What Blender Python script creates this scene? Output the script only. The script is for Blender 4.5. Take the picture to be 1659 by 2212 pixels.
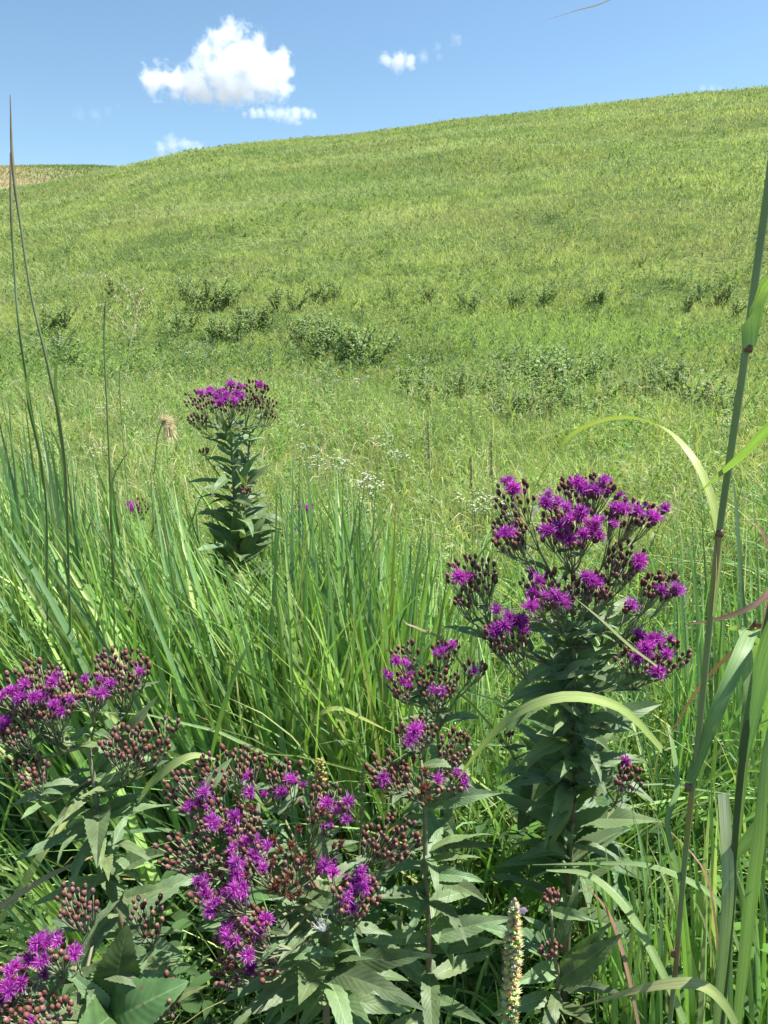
import bpy, bmesh, math, random
import numpy as np
from mathutils import Vector, Matrix, Quaternion

# ------------------------------------------------------------------ camera, sky, sun, exposure
for o in list(bpy.data.objects):
    bpy.data.objects.remove(o)
scene = bpy.context.scene
COL = scene.collection
CAM_H, PITCH = 1.6, math.radians(15.0)
W0, H0 = 1659.0, 2212.0
TV = 18.0 / 26.0
TH = TV * 0.75
cam_d = bpy.data.cameras.new("camera")
cam_d.sensor_fit = 'VERTICAL'
cam_d.sensor_height = 36.0
cam_d.lens = 26.0
cam_d.clip_start = 0.05
cam_d.clip_end = 20000
cam = bpy.data.objects.new("camera", cam_d)
COL.objects.link(cam)
cam.location = (0, 0, CAM_H)
cam.rotation_euler = (math.radians(90) - PITCH, 0, 0)
scene.camera = cam

SUN_EL, SUN_AZ = math.radians(62), math.radians(74)      # azimuth clockwise from +Y
sun_dir = Vector((math.sin(SUN_AZ) * math.cos(SUN_EL), math.cos(SUN_AZ) * math.cos(SUN_EL), math.sin(SUN_EL)))
world = bpy.data.worlds.new("World")
scene.world = world
world.use_nodes = True
wn = world.node_tree.nodes
sky = wn.new("ShaderNodeTexSky")
sky.sky_type = 'NISHITA'
sky.sun_disc = False
sky.sun_elevation = SUN_EL
sky.sun_rotation = SUN_AZ
sky.altitude = 300
sky.air_density = 1.0
sky.dust_density = 0.3
sky.ozone_density = 0.35
bg = wn["Background"]
bg.inputs["Strength"].default_value = 0.082
tint = wn.new("ShaderNodeMix")
tint.data_type = 'RGBA'
tint.blend_type = 'MULTIPLY'
tint.inputs[0].default_value = 1.0
tint.inputs[7].default_value = (0.86, 1.0, 1.02, 1)
world.node_tree.links.new(sky.outputs[0], tint.inputs[6])
world.node_tree.links.new(tint.outputs[2], bg.inputs[0])
sun_l = bpy.data.lights.new("sun", 'SUN')
sun_l.energy = 5.0
sun_l.angle = math.radians(0.5)
sun_l.color = (1.0, 0.975, 0.94)
sun = bpy.data.objects.new("sun", sun_l)
COL.objects.link(sun)
sun.rotation_euler = sun_dir.to_track_quat('Z', 'Y').to_euler()
sun.location = (0, 0, 30)
scene.view_settings.view_transform = 'Standard'
scene.view_settings.look = 'None'
scene.view_settings.exposure = 1.08
scene.view_settings.gamma = 1.0
scene.view_settings.use_curve_mapping = False
cy = scene.cycles
cy.max_bounces = 12
cy.diffuse_bounces = 3
cy.glossy_bounces = 2
cy.transmission_bounces = 4
cy.volume_bounces = 10
cy.transparent_max_bounces = 8
cy.volume_step_rate = 1.0
cy.volume_max_steps = 256

rng = np.random.default_rng(7)
random.seed(7)

# ------------------------------------------------------------------ picture <-> world helpers
CP, SP = math.cos(PITCH), math.sin(PITCH)

def P(px, py, d):
    """point seen at photo position (px, py) at depth d metres"""
    xr = (px / W0 - 0.5) * 2 * TH
    yr = (0.5 - py / H0) * 2 * TV
    return Vector((xr * d, d * (CP + yr * SP), CAM_H + d * (-SP + yr * CP)))

def project(p):
    """numpy (N,3) -> px, py, depth"""
    q = p - np.array([0, 0, CAM_H])
    d = q[..., 1] * CP - q[..., 2] * SP
    u = q[..., 1] * SP + q[..., 2] * CP
    dd = np.maximum(d, 1e-3)
    return (q[..., 0] / dd / (2 * TH) + 0.5) * W0, (0.5 - u / dd / (2 * TV)) * H0, d

def sstep(a, b, x):
    t = np.clip((x - a) / (b - a), 0, 1)
    return t * t * (3 - 2 * t)

def hash2(ix, iy, seed):
    n = (ix.astype(np.int64) * 374761393 + iy.astype(np.int64) * 668265263 + seed * 1442695041) & 0x7fffffff
    n = ((n ^ (n >> 13)) * 1274126177) & 0x7fffffff
    n = (n ^ (n >> 16)) & 0xffff
    return n / 65535.0

def vnoise(x, y, seed=0):
    x = np.asarray(x, float); y = np.asarray(y, float)
    ix, iy = np.floor(x), np.floor(y)
    fx, fy = x - ix, y - iy
    fx = fx * fx * (3 - 2 * fx); fy = fy * fy * (3 - 2 * fy)
    a = hash2(ix, iy, seed); b = hash2(ix + 1, iy, seed)
    c = hash2(ix, iy + 1, seed); d = hash2(ix + 1, iy + 1, seed)
    return (a * (1 - fx) + b * fx) * (1 - fy) + (c * (1 - fx) + d * fx) * fy

def fbm(x, y, seed=0, octv=4):
    s, a, t = 0, 1.0, 0
    for k in range(octv):
        s = s + a * vnoise(x * 2 ** k, y * 2 ** k, seed + k * 17)
        t += a
        a *= 0.55
    return s / t

# ------------------------------------------------------------------ terrain
SKY = [(-.25, .214), (-.1, .194), (0, .184), (.05, .1775), (.1, .170), (.15, .162), (.2, .1535), (.25, .1445), (.3, .140),
       (.4, .1325), (.45, .130), (.5, .1255), (.6, .1145), (.7, .107), (.8, .098), (.9, .0895), (1.0, .083), (1.15, .074), (1.3, .07)]
_az, _E = [], []
for u, v in SKY:
    q = P(u * W0, v * H0, 1.0)
    _az.append(math.atan2(q.x, q.y)); _E.append((q.z - CAM_H) / math.hypot(q.x, q.y))
_az = [-math.pi, -1.6, -1.0] + _az + [1.1, 1.7, math.pi]
_E = [-.02, -.01, .10] + _E + [.24, .0, -.02]
RC = 84.0

def ground_z(x, y):
    x = np.asarray(x, float); y = np.asarray(y, float)
    r = np.hypot(x, y)
    az = np.arctan2(x, y)
    E = np.interp(az, _az, _E)
    w = 3.0
    sp = lambda q: w * np.logaddexp(0, (q - 11.5) / w)
    front = sstep(2.0, 1.2, np.abs(az))
    Rc = RC
    s = (CAM_H + Rc * E - 0.25) / sp(Rc)
    s = np.maximum(s, 0) * front
    k = 0.016
    over = np.maximum(r - Rc, 0)
    ov2 = np.minimum(over, 16)
    z = s * sp(np.minimum(r, Rc)) + s * ov2 - k * ov2 ** 2 * (s > 0)
    z = z - np.maximum(over - 16, 0) * 0.28 * (s > 0)
    z = np.maximum(z, -3 * sstep(90, 200, r)) + 0
    z = z + 0.10 * sstep(4, 9, r) * (vnoise(x * .35, y * .35, 3) - .5) + .5 * sstep(16, 30, r) * sstep(82, 60, r) * (vnoise(x * .13, y * .13, 4) - .5)
    z = z + 0.25 * sstep(3, 9, r) * sstep(16, 9, r) * front
    return z

def gz(x, y):
    return float(ground_z(np.array([x]), np.array([y]))[0])

def ground_hit(px, py):
    a = P(px, py, 1.0) - Vector((0, 0, CAM_H))
    ds = np.geomspace(0.8, 120, 3000)
    x, y, z = a.x * ds, a.y * ds, CAM_H + a.z * ds
    h = ground_z(x, y)
    i = np.argmax(z <= h)
    if not (z <= h).any():
        i = len(ds) - 1
    return Vector((x[i], y[i], h[i])), ds[i]

# ------------------------------------------------------------------ mesh helpers
def mesh_np(name, V, Q, cols=None, smooth=True, uv=None):
    me = bpy.data.meshes.new(name)
    V = np.ascontiguousarray(V.reshape(-1, 3), dtype=np.float32)
    Q = np.ascontiguousarray(Q.reshape(-1, 4), dtype=np.int32)
    me.vertices.add(len(V)); me.vertices.foreach_set("co", V.ravel())
    me.loops.add(Q.size); me.loops.foreach_set("vertex_index", Q.ravel())
    me.polygons.add(len(Q))
    me.polygons.foreach_set("loop_start", np.arange(0, Q.size, 4, dtype=np.int32))
    me.polygons.foreach_set("loop_total", np.full(len(Q), 4, dtype=np.int32))
    if smooth:
        me.polygons.foreach_set("use_smooth", np.ones(len(Q), dtype=bool))
    if cols is not None:
        c = np.ones((len(V), 4), dtype=np.float32); c[:, :3] = np.clip(cols.reshape(-1, 3), 0, 1)
        at = me.attributes.new("Col", 'FLOAT_COLOR', 'POINT'); at.data.foreach_set("color", c.ravel())
    if uv is not None:
        ul = me.uv_layers.new(name="UVMap")
        ul.data.foreach_set("uv", np.ascontiguousarray(uv.reshape(-1, 2)[Q.ravel()], dtype=np.float32).ravel())
    me.update(calc_edges=True)
    return me

def grid_quads(N, K, M):
    """N separate grids of K rows x M columns"""
    base = (np.arange(N) * K * M)[:, None, None]
    i = np.arange(K - 1)[None, :, None]; j = np.arange(M - 1)[None, None, :]
    a = base + i * M + j
    return np.stack([a, a + 1, a + M + 1, a + M], -1).reshape(-1, 4)

def sweep(C, Wd, nh, fold=None):
    T = np.gradient(C, axis=1)
    T /= np.linalg.norm(T, axis=-1, keepdims=True) + 1e-9
    if nh.ndim == 2:
        nh = nh[:, None, :]
    S = np.cross(T, nh); S /= np.linalg.norm(S, axis=-1, keepdims=True) + 1e-6
    Nn = np.cross(S, T)
    h = Wd[..., None] * .5
    if fold is None:
        return np.stack([C - S * h, C + S * h], 2)
    f = Nn * Wd[..., None] * fold
    return np.stack([C - S * h + f, C, C + S * h + f], 2)

def bez(p0, p1, p2, K):
    t = np.linspace(0, 1, K)[None, :, None]
    return (1 - t) ** 2 * p0[:, None] + 2 * t * (1 - t) * p1[:, None] + t * t * p2[:, None]

def wprof(K, base=.6, pw=2.0):
    t = np.linspace(0, 1, K)
    return np.minimum(base + 1.6 * t, 1) * (1 - t ** pw) + 0.03

def blade_mesh(name, C, Wd, nh, colA, colB, fold=.12):
    N, K = C.shape[:2]
    V = sweep(C, Wd, nh, fold)
    M = V.shape[2]
    t = np.linspace(0, 1, K)[None, :, None, None]
    cols = colA[:, None, None, :] * (1 - t) + colB[:, None, None, :] * t
    cols = np.array(np.broadcast_to(cols, V.shape))
    if M == 3:
        cols[:, :, 1] *= np.array([1.22, 1.14, 1.35])
    uv = np.zeros(V.shape[:3] + (2,)); uv[..., 0] = np.linspace(0, 1, M); uv[..., 1] = np.linspace(0, 1, K)[None, :, None]
    return mesh_np(name, V, grid_quads(N, K, M), cols, uv=uv)

def catmull(pts, n):
    pts = [Vector(p) for p in pts]
    pp = [pts[0] * 2 - pts[1]] + pts + [pts[-1] * 2 - pts[-2]]
    out = []
    for t in np.linspace(0, len(pts) - 1 - 1e-6, n):
        i = int(t); f = t - i
        a, b, c, d = pp[i], pp[i + 1], pp[i + 2], pp[i + 3]
        out.append(.5 * ((2 * b) + (-a + c) * f + (2 * a - 5 * b + 4 * c - d) * f * f + (-a + 3 * b - 3 * c + d) * f ** 3))
    return out

class MB:
    """collects tubes / lathes into one mesh"""
    def __init__(s):
        s.v, s.f, s.c = [], [], []
    def tube(s, pts, radii, n=6, col=(.2, .2, .1), col2=None, cap=True):
        pts = [Vector(p) for p in pts]
        K = len(pts)
        b = len(s.v)
        ref = Vector((0.13, 0.97, 0.2))
        for i, p in enumerate(pts):
            t = (pts[min(i + 1, K - 1)] - pts[max(i - 1, 0)])
            t = t.normalized() if t.length > 1e-9 else Vector((0, 0, 1))
            if abs(t.dot(ref)) > .95:
                ref = Vector((1, 0.1, 0))
            x = t.cross(ref).normalized(); y = x.cross(t)
            r = radii[i] if hasattr(radii, '__len__') else radii
            f = i / max(K - 1, 1)
            cc = col if col2 is None else tuple(a * (1 - f) + q * f for a, q in zip(col, col2))
            for k in range(n):
                a = 2 * math.pi * k / n
                s.v.append(p + x * (r * math.cos(a)) + y * (r * math.sin(a))); s.c.append(cc)
        for i in range(K - 1):
            for k in range(n):
                k2 = (k + 1) % n
                s.f.append((b + i * n + k, b + i * n + k2, b + (i + 1) * n + k2, b + (i + 1) * n + k))
        if cap:
            s.f.append(tuple(b + (K - 1) * n + k for k in range(n)))
            s.f.append(tuple(b + k for k in reversed(range(n))))
    def quad(s, a, b_, c, d, col):
        b = len(s.v)
        s.v += [Vector(a), Vector(b_), Vector(c), Vector(d)]; s.c += [col] * 4
        s.f.append((b, b + 1, b + 2, b + 3))
    def mesh(s, name, mat=None, smooth=True):
        me = bpy.data.meshes.new(name)
        me.from_pydata([tuple(q) for q in s.v], [], s.f)
        c = np.ones((len(s.v), 4), dtype=np.float32); c[:, :3] = np.array(s.c).reshape(-1, 3)
        at = me.attributes.new("Col", 'FLOAT_COLOR', 'POINT'); at.data.foreach_set("color", c.ravel())
        if smooth:
            me.polygons.foreach_set("use_smooth", np.ones(len(me.polygons), dtype=bool))
        if mat:
            me.materials.append(mat)
        me.update()
        return me

def obj(name, me, parent=None, M=None, **props):
    o = bpy.data.objects.new(name, me)
    COL.objects.link(o)
    if parent is not None:
        o.parent = parent
    if M is not None:
        o.matrix_basis = M
    for k, v in props.items():
        o[k] = v
    return o

def thing(name, label, cat, loc, group=None):
    o = bpy.data.objects.new(name, None)
    o.empty_display_size = .05
    COL.objects.link(o)
    o.location = loc
    o["label"] = label; o["category"] = cat
    if group:
        o["group"] = group
    return o

# ------------------------------------------------------------------ materials
def new_mat(name):
    m = bpy.data.materials.new(name); m.use_nodes = True
    nt = m.node_tree
    for n in list(nt.nodes):
        nt.nodes.remove(n)
    out = nt.nodes.new("ShaderNodeOutputMaterial")
    return m, nt, out

def leafy(name, trans=.35, rough=.45, spec=.35, tint=(1.25, 1.3, .55), veins=None, mottled=0.0, bump=0.0, objvar=0.0, sheen=0.0):
    m, nt, out = new_mat(name)
    N, L = nt.nodes.new, nt.links.new
    at = N("ShaderNodeAttribute"); at.attribute_name = "Col"
    col = at.outputs["Color"]
    pr = N("ShaderNodeBsdfPrincipled")
    if mottled or objvar:
        hs = N("ShaderNodeHueSaturation")
        L(col, hs.inputs["Color"])
        val = None
        if mottled:
            tc = N("ShaderNodeTexCoord"); nz = N("ShaderNodeTexNoise"); nz.inputs["Scale"].default_value = 9; nz.inputs["Detail"].default_value = 4
            L(tc.outputs["Object"], nz.inputs["Vector"])
            mr = N("ShaderNodeMapRange"); mr.inputs[3].default_value = 1 - mottled; mr.inputs[4].default_value = 1 + mottled
            mr.inputs[1].default_value = .3; mr.inputs[2].default_value = .7
            L(nz.outputs["Fac"], mr.inputs[0]); val = mr.outputs[0]
        if objvar:
            oi = N("ShaderNodeObjectInfo"); mr = N("ShaderNodeMapRange"); mr.inputs[3].default_value = 1 - objvar; mr.inputs[4].default_value = 1 + objvar
            L(oi.outputs["Random"], mr.inputs[0])
            if val is None:
                val = mr.outputs[0]
            else:
                mu = N("ShaderNodeMath"); mu.operation = 'MULTIPLY'; L(val, mu.inputs[0]); L(mr.outputs[0], mu.inputs[1]); val = mu.outputs[0]
            mr2 = N("ShaderNodeMapRange"); mr2.inputs[3].default_value = .5 - objvar * .06; mr2.inputs[4].default_value = .5 + objvar * .06
            L(oi.outputs["Random"], mr2.inputs[0]); L(mr2.outputs[0], hs.inputs["Hue"])
        L(val, hs.inputs["Value"]); col = hs.outputs["Color"]
    if veins == 'leaf':
        tcs = N("ShaderNodeTexCoord"); oi2 = N("ShaderNodeObjectInfo"); sc_ = N("ShaderNodeVectorMath"); sc_.operation = 'ADD'
        L(tcs.outputs["Object"], sc_.inputs[0]); L(oi2.outputs["Location"], sc_.inputs[1])
        ns = N("ShaderNodeTexNoise"); ns.inputs["Scale"].default_value = 17; ns.inputs["Detail"].default_value = 2; L(sc_.outputs[0], ns.inputs["Vector"])
        sr_ = N("ShaderNodeMapRange"); sr_.inputs[1].default_value = .68; sr_.inputs[2].default_value = .74; L(ns.outputs["Fac"], sr_.inputs[0])
        sm = N("ShaderNodeMix"); sm.data_type = 'RGBA'; L(sr_.outputs[0], sm.inputs[0]); L(col, sm.inputs[6]); sm.inputs[7].default_value = (.15, .10, .04, 1)
        col = sm.outputs[2]
    base_in = pr.inputs["Base Color"]
    L(col, base_in)
    pr.inputs["Roughness"].default_value = rough
    pr.inputs["Specular IOR Level"].default_value = spec
    if veins:
        uvn = N("ShaderNodeTexCoord"); wv = N("ShaderNodeTexWave"); wv.wave_type = 'BANDS'
        mp = N("ShaderNodeMapping"); L(uvn.outputs["UV"], mp.inputs["Vector"])
        if veins == 'grass':
            mp.inputs["Scale"].default_value = (5, 0, 1); wv.bands_direction = 'X'; wv.inputs["Scale"].default_value = 1.0; dist = .18
        else:
            # side veins slanting from the midrib: distance from the midrib shifts the bands
            sx = N("ShaderNodeSeparateXYZ"); L(uvn.outputs["UV"], sx.inputs[0])
            a1 = N("ShaderNodeMath"); a1.operation = 'SUBTRACT'; a1.inputs[1].default_value = .5; L(sx.outputs[0], a1.inputs[0])
            a2 = N("ShaderNodeMath"); a2.operation = 'ABSOLUTE'; L(a1.outputs[0], a2.inputs[0])
            a3 = N("ShaderNodeMath"); a3.operation = 'MULTIPLY_ADD'; a3.inputs[1].default_value = -.35; L(a2.outputs[0], a3.inputs[0]); L(sx.outputs[1], a3.inputs[2])
            cx = N("ShaderNodeCombineXYZ"); L(a3.outputs[0], cx.inputs[0])
            L(cx.outputs[0], mp.inputs["Vector"]); mp.inputs["Scale"].default_value = (4.2, 1, 1); wv.bands_direction = 'X'; wv.inputs["Scale"].default_value = 1.0
        L(mp.outputs[0], wv.inputs["Vector"])
        if veins == 'grass':
            nz = N("ShaderNodeTexNoise"); nz.inputs["Scale"].default_value = 1; nz.inputs["Detail"].default_value = 3
            mp2 = N("ShaderNodeMapping"); mp2.inputs["Scale"].default_value = (11, 2.5, 1); L(uvn.outputs["UV"], mp2.inputs["Vector"]); L(mp2.outputs[0], nz.inputs["Vector"])
            mr = N("ShaderNodeMapRange"); mr.inputs[1].default_value = .3; mr.inputs[2].default_value = .7; mr.inputs[3].default_value = .72; mr.inputs[4].default_value = 1.28
            L(nz.outputs["Fac"], mr.inputs[0])
            hs = N("ShaderNodeHueSaturation"); L(col, hs.inputs["Color"]); L(mr.outputs[0], hs.inputs["Value"]); col = hs.outputs["Color"]
            L(col, base_in)
        bp = N("ShaderNodeBump"); bp.inputs["Strength"].default_value = .16 if veins == "leaf" else .4; bp.inputs["Distance"].default_value = .0015
        L(wv.outputs["Fac"], bp.inputs["Height"]); L(bp.outputs[0], pr.inputs["Normal"])
    tr = N("ShaderNodeBsdfTranslucent")
    mx = N("ShaderNodeMix"); mx.data_type = 'RGBA'; mx.blend_type = 'MULTIPLY'; mx.inputs[0].default_value = 1
    L(col, mx.inputs[6]); mx.inputs[7].default_value = (*tint, 1)
    L(mx.outputs[2], tr.inputs["Color"])
    ms = N("ShaderNodeMixShader"); ms.inputs[0].default_value = trans
    L(pr.outputs[0], ms.inputs[1]); L(tr.outputs[0], ms.inputs[2]); L(ms.outputs[0], out.inputs["Surface"])
    return m

def solid(name, rough=.7, spec=.2, noise=None, bump=None):
    m, nt, out = new_mat(name)
    N, L = nt.nodes.new, nt.links.new
    at = N("ShaderNodeAttribute"); at.attribute_name = "Col"
    pr = N("ShaderNodeBsdfPrincipled"); pr.inputs["Roughness"].default_value = rough; pr.inputs["Specular IOR Level"].default_value = spec
    col = at.outputs["Color"]
    if noise:
        tc = N("ShaderNodeTexCoord"); nz = N("ShaderNodeTexNoise"); nz.inputs["Scale"].default_value = noise[0]; nz.inputs["Detail"].default_value = 3
        L(tc.outputs["Object"], nz.inputs["Vector"])
        mr = N("ShaderNodeMapRange"); mr.inputs[1].default_value = .3; mr.inputs[2].default_value = .7
        mr.inputs[3].default_value = 1 - noise[1]; mr.inputs[4].default_value = 1 + noise[1]
        L(nz.outputs["Fac"], mr.inputs[0])
        hs = N("ShaderNodeHueSaturation"); L(col, hs.inputs["Color"]); L(mr.outputs[0], hs.inputs["Value"]); col = hs.outputs[0]
        if bump:
            bp = N("ShaderNodeBump"); bp.inputs["Strength"].default_value = bump; bp.inputs["Distance"].default_value = .001
            L(nz.outputs["Fac"], bp.inputs["Height"]); L(bp.outputs[0], pr.inputs["Normal"])
    L(col, pr.inputs["Base Color"]); L(pr.outputs[0], out.inputs["Surface"])
    return m

M_GRASS = leafy("grass_blades", trans=.25, rough=.42, spec=.45, tint=(1.12, 1.28, .6), veins='grass')
M_FAR = leafy("meadow_blades", trans=.4, rough=.6, spec=.2)
M_LEAF = leafy("ironweed_leaf", trans=.3, rough=.5, spec=.38, tint=(1.15, 1.35, .45), veins='leaf', mottled=.2, objvar=.28)
M_SHRUB = leafy("shrub_leaf", trans=.38, rough=.65, spec=.15, objvar=.15)
M_PETAL = leafy("floret", trans=.4, rough=.5, spec=.2, tint=(1.1, .8, 1.1), objvar=.18)
M_BUD = solid("bud_scales", rough=.65, spec=.25, noise=(900, .45), bump=.6)
M_STEM = solid("plant_stem", rough=.6, spec=.25, noise=(60, .15))
M_WHITE = leafy("white_petal", trans=.3, rough=.6, spec=.2, tint=(1, 1, .9))
M_CANE = leafy("grass_stalk", trans=.0, rough=.38, spec=.45, mottled=.12)

# ------------------------------------------------------------------ ground
def build_ground():
    az = np.concatenate([np.linspace(-math.pi, -.85, 40)[:-1], np.linspace(-.85, .85, 260), np.linspace(.85, math.pi, 40)[1:]])
    r = np.concatenate([[0.02], np.linspace(.4, 3, 14), np.geomspace(3.2, 96, 150), np.geomspace(99, 6000, 30)])
    A, R = np.meshgrid(az, r)
    x, y = R * np.sin(A), R * np.cos(A)
    V = np.stack([x, y, ground_z(x, y)], -1)
    me = mesh_np("ground", V, grid_quads(1, len(r), len(az))[:, ::-1])
    m, nt, out = new_mat("meadow_soil")
    N, L = nt.nodes.new, nt.links.new
    tc = N("ShaderNodeTexCoord")
    n1 = N("ShaderNodeTexNoise"); n1.inputs["Scale"].default_value = .16; n1.inputs["Detail"].default_value = 6; n1.inputs["Roughness"].default_value = .62
    n2 = N("ShaderNodeTexNoise"); n2.inputs["Scale"].default_value = 5.5; n2.inputs["Detail"].default_value = 5
    L(tc.outputs["Object"], n1.inputs["Vector"]); L(tc.outputs["Object"], n2.inputs["Vector"])
    cr = N("ShaderNodeValToRGB"); e = cr.color_ramp.elements
    e[0].position = .32; e[0].color = (.07, .115, .03, 1)
    e[1].position = .68; e[1].color = (.15, .19, .055, 1)
    k = cr.color_ramp.elements.new(.5); k.color = (.105, .155, .04, 1)
    L(n1.outputs["Fac"], cr.inputs[0])
    cr2 = N("ShaderNodeValToRGB"); e = cr2.color_ramp.elements
    e[0].position = .35; e[0].color = (.35, .35, .35, 1); e[1].position = .65; e[1].color = (1.2, 1.2, 1.1, 1)
    L(n2.outputs["Fac"], cr2.inputs[0])
    mx = N("ShaderNodeMix"); mx.data_type = 'RGBA'; mx.blend_type = 'MULTIPLY'; mx.inputs[0].default_value = .8
    L(cr.outputs[0], mx.inputs[6]); L(cr2.outputs[0], mx.inputs[7])
    # unseen land beyond the hill coloured neutral so its bounce keeps cloud bases grey
    ln = N("ShaderNodeVectorMath"); ln.operation = 'LENGTH'; L(tc.outputs["Object"], ln.inputs[0])
    mr = N("ShaderNodeMapRange"); mr.inputs[1].default_value = 110; mr.inputs[2].default_value = 260; L(ln.outputs["Value"], mr.inputs[0])
    mf = N("ShaderNodeMix"); mf.data_type = 'RGBA'; L(mr.outputs[0], mf.inputs[0]); L(mx.outputs[2], mf.inputs[6]); mf.inputs[7].default_value = (.17, .165, .15, 1)
    # near soil colour darkened to add shade between the tall plants, turf farther out
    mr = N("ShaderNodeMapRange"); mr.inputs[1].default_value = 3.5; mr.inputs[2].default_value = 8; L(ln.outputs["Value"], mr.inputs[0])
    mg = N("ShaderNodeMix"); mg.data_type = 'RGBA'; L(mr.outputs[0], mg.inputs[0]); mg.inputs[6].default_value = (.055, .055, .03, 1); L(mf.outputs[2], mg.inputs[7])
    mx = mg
    pr = N("ShaderNodeBsdfPrincipled"); pr.inputs["Roughness"].default_value = .9; pr.inputs["Specular IOR Level"].default_value = .1
    bp = N("ShaderNodeBump"); bp.inputs["Strength"].default_value = .8; bp.inputs["Distance"].default_value = .05
    L(n2.outputs["Fac"], bp.inputs["Height"]); L(bp.outputs[0], pr.inputs["Normal"])
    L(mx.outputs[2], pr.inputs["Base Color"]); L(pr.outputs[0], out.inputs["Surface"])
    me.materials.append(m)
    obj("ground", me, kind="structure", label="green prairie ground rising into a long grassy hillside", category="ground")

build_ground()

FAR_SKY = [(-.3, .168), (-.05, .1555), (0, .1548), (.06, .1542), (.12, .1545), (.155, .1562), (.2, .161), (.3, .18)]

def far_hill_fn():
    fa, fe = [], []
    for u, v in FAR_SKY:
        q = P(u * W0, v * H0, 1.0)
        fa.append(math.atan2(q.x, q.y)); fe.append((q.z - CAM_H) / math.hypot(q.x, q.y))
    def z(az, r):
        E = np.interp(az, fa, fe) * sstep(-1.1, -.75, az)
        top = CAM_H + 210 * E
        return top * np.sin(np.clip((r - 120) / 180, 0, 1) * math.pi) - 3
    return z

FHZ = far_hill_fn()

def build_far_hill():
    az = np.linspace(-1.1, -.15, 120); r = np.linspace(112, 312, 60)
    A, R = np.meshgrid(az, r)
    V = np.stack([R * np.sin(A), R * np.cos(A), FHZ(A, R)], -1)
    me = mesh_np("distant_hill", V, grid_quads(1, len(r), len(az))[:, ::-1])
    m, nt, out = new_mat("dry_hill")
    N, L = nt.nodes.new, nt.links.new
    tc = N("ShaderNodeTexCoord"); n1 = N("ShaderNodeTexNoise"); n1.inputs["Scale"].default_value = .12; n1.inputs["Detail"].default_value = 8; n1.inputs["Roughness"].default_value = .7
    L(tc.outputs["Object"], n1.inputs["Vector"])
    cr = N("ShaderNodeValToRGB"); e = cr.color_ramp.elements
    e[0].position = .3; e[0].color = (.13, .17, .055, 1); e[1].position = .6; e[1].color = (.27, .22, .12, 1)
    L(n1.outputs["Fac"], cr.inputs[0])
    pr = N("ShaderNodeBsdfPrincipled"); pr.inputs["Roughness"].default_value = .9
    L(cr.outputs[0], pr.inputs["Base Color"]); L(pr.outputs[0], out.inputs["Surface"])
    me.materials.append(m)
    obj("distant_hill", me, kind="structure", label="tan dry hilltop far behind the green slope", category="hill")

build_far_hill()

# ------------------------------------------------------------------ clouds
def cloud(name, label, blobs, D, dens, edge=.85, nscale=.35, group="white clouds", amp=1.15):
    """blobs: (px, py, rx_px, dz) puffs; built as a lumpy closed body filled with a scattering volume"""
    k = 2 * TH * D / W0
    cs = [(P(b[0], b[1], D * (1 + (b[3] if len(b) > 3 else 0))), b[2] * k) for b in blobs]
    c0 = sum((c for c, r in cs), Vector()) / len(cs)
    bm = bmesh.new()
    for c, r in cs:
        bmesh.ops.create_icosphere(bm, subdivisions=3, radius=r * 1.28, matrix=Matrix.Translation(c - c0))
    me = bpy.data.meshes.new(name); bm.to_mesh(me); bm.free()
    o = obj(name, me); o.location = c0
    rm = o.modifiers.new("r", 'REMESH'); rm.mode = 'VOXEL'; rm.voxel_size = max(r for c, r in cs) * .13
    dg = bpy.context.evaluated_depsgraph_get()
    me2 = bpy.data.meshes.new_from_object(o.evaluated_get(dg))
    o.modifiers.clear(); o.data = me2; me2.name = name
    m, nt, out = new_mat("cloud_vapour")
    N, L = nt.nodes.new, nt.links.new
    tc = N("ShaderNodeTexCoord"); pos = tc.outputs["Object"]
    rmax = max(r for c, r in cs)
    cur = None
    for c, r in cs:
        d = N("ShaderNodeVectorMath"); d.operation = 'DISTANCE'; L(pos, d.inputs[0]); d.inputs[1].default_value = tuple(c - c0)
        q = N("ShaderNodeMath"); q.operation = 'MULTIPLY_ADD'; L(d.outputs["Value"], q.inputs[0]); q.inputs[1].default_value = -1 / r; q.inputs[2].default_value = 1
        if cur is None:
            cur = q.outputs[0]
        else:
            mx = N("ShaderNodeMath"); mx.operation = 'SMOOTH_MAX'; mx.inputs[2].default_value = .25
            L(cur, mx.inputs[0]); L(q.outputs[0], mx.inputs[1]); cur = mx.outputs[0]
    nz = N("ShaderNodeTexNoise"); nz.inputs["Scale"].default_value = 1 / (rmax * nscale * 2.2); nz.inputs["Detail"].default_value = 7; nz.inputs["Roughness"].default_value = .62
    nz.inputs["Distortion"].default_value = .3
    L(pos, nz.inputs["Vector"])
    a = N("ShaderNodeMath"); a.operation = 'SUBTRACT'; L(nz.outputs["Fac"], a.inputs[0]); a.inputs[1].default_value = .56
    b = N("ShaderNodeMath"); b.operation = 'MULTIPLY_ADD'; L(a.outputs[0], b.inputs[0]); b.inputs[1].default_value = amp * 2; L(cur, b.inputs[2])
    mr = N("ShaderNodeMapRange"); mr.inputs[1].default_value = 0; mr.inputs[2].default_value = edge; mr.inputs[3].default_value = 0; mr.inputs[4].default_value = dens
    L(b.outputs[0], mr.inputs[0])
    vs = N("ShaderNodeVolumeScatter"); vs.inputs["Color"].default_value = (1, 1, 1, 1); vs.inputs["Anisotropy"].default_value = .0
    L(mr.outputs[0], vs.inputs["Density"])
    L(vs.outputs[0], out.inputs["Volume"])
    me2.materials.clear(); me2.materials.append(m)
    m.cycles.volume_step_rate = .35
    o["label"] = label; o["category"] = "cloud"; o["group"] = group
    return o

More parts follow.
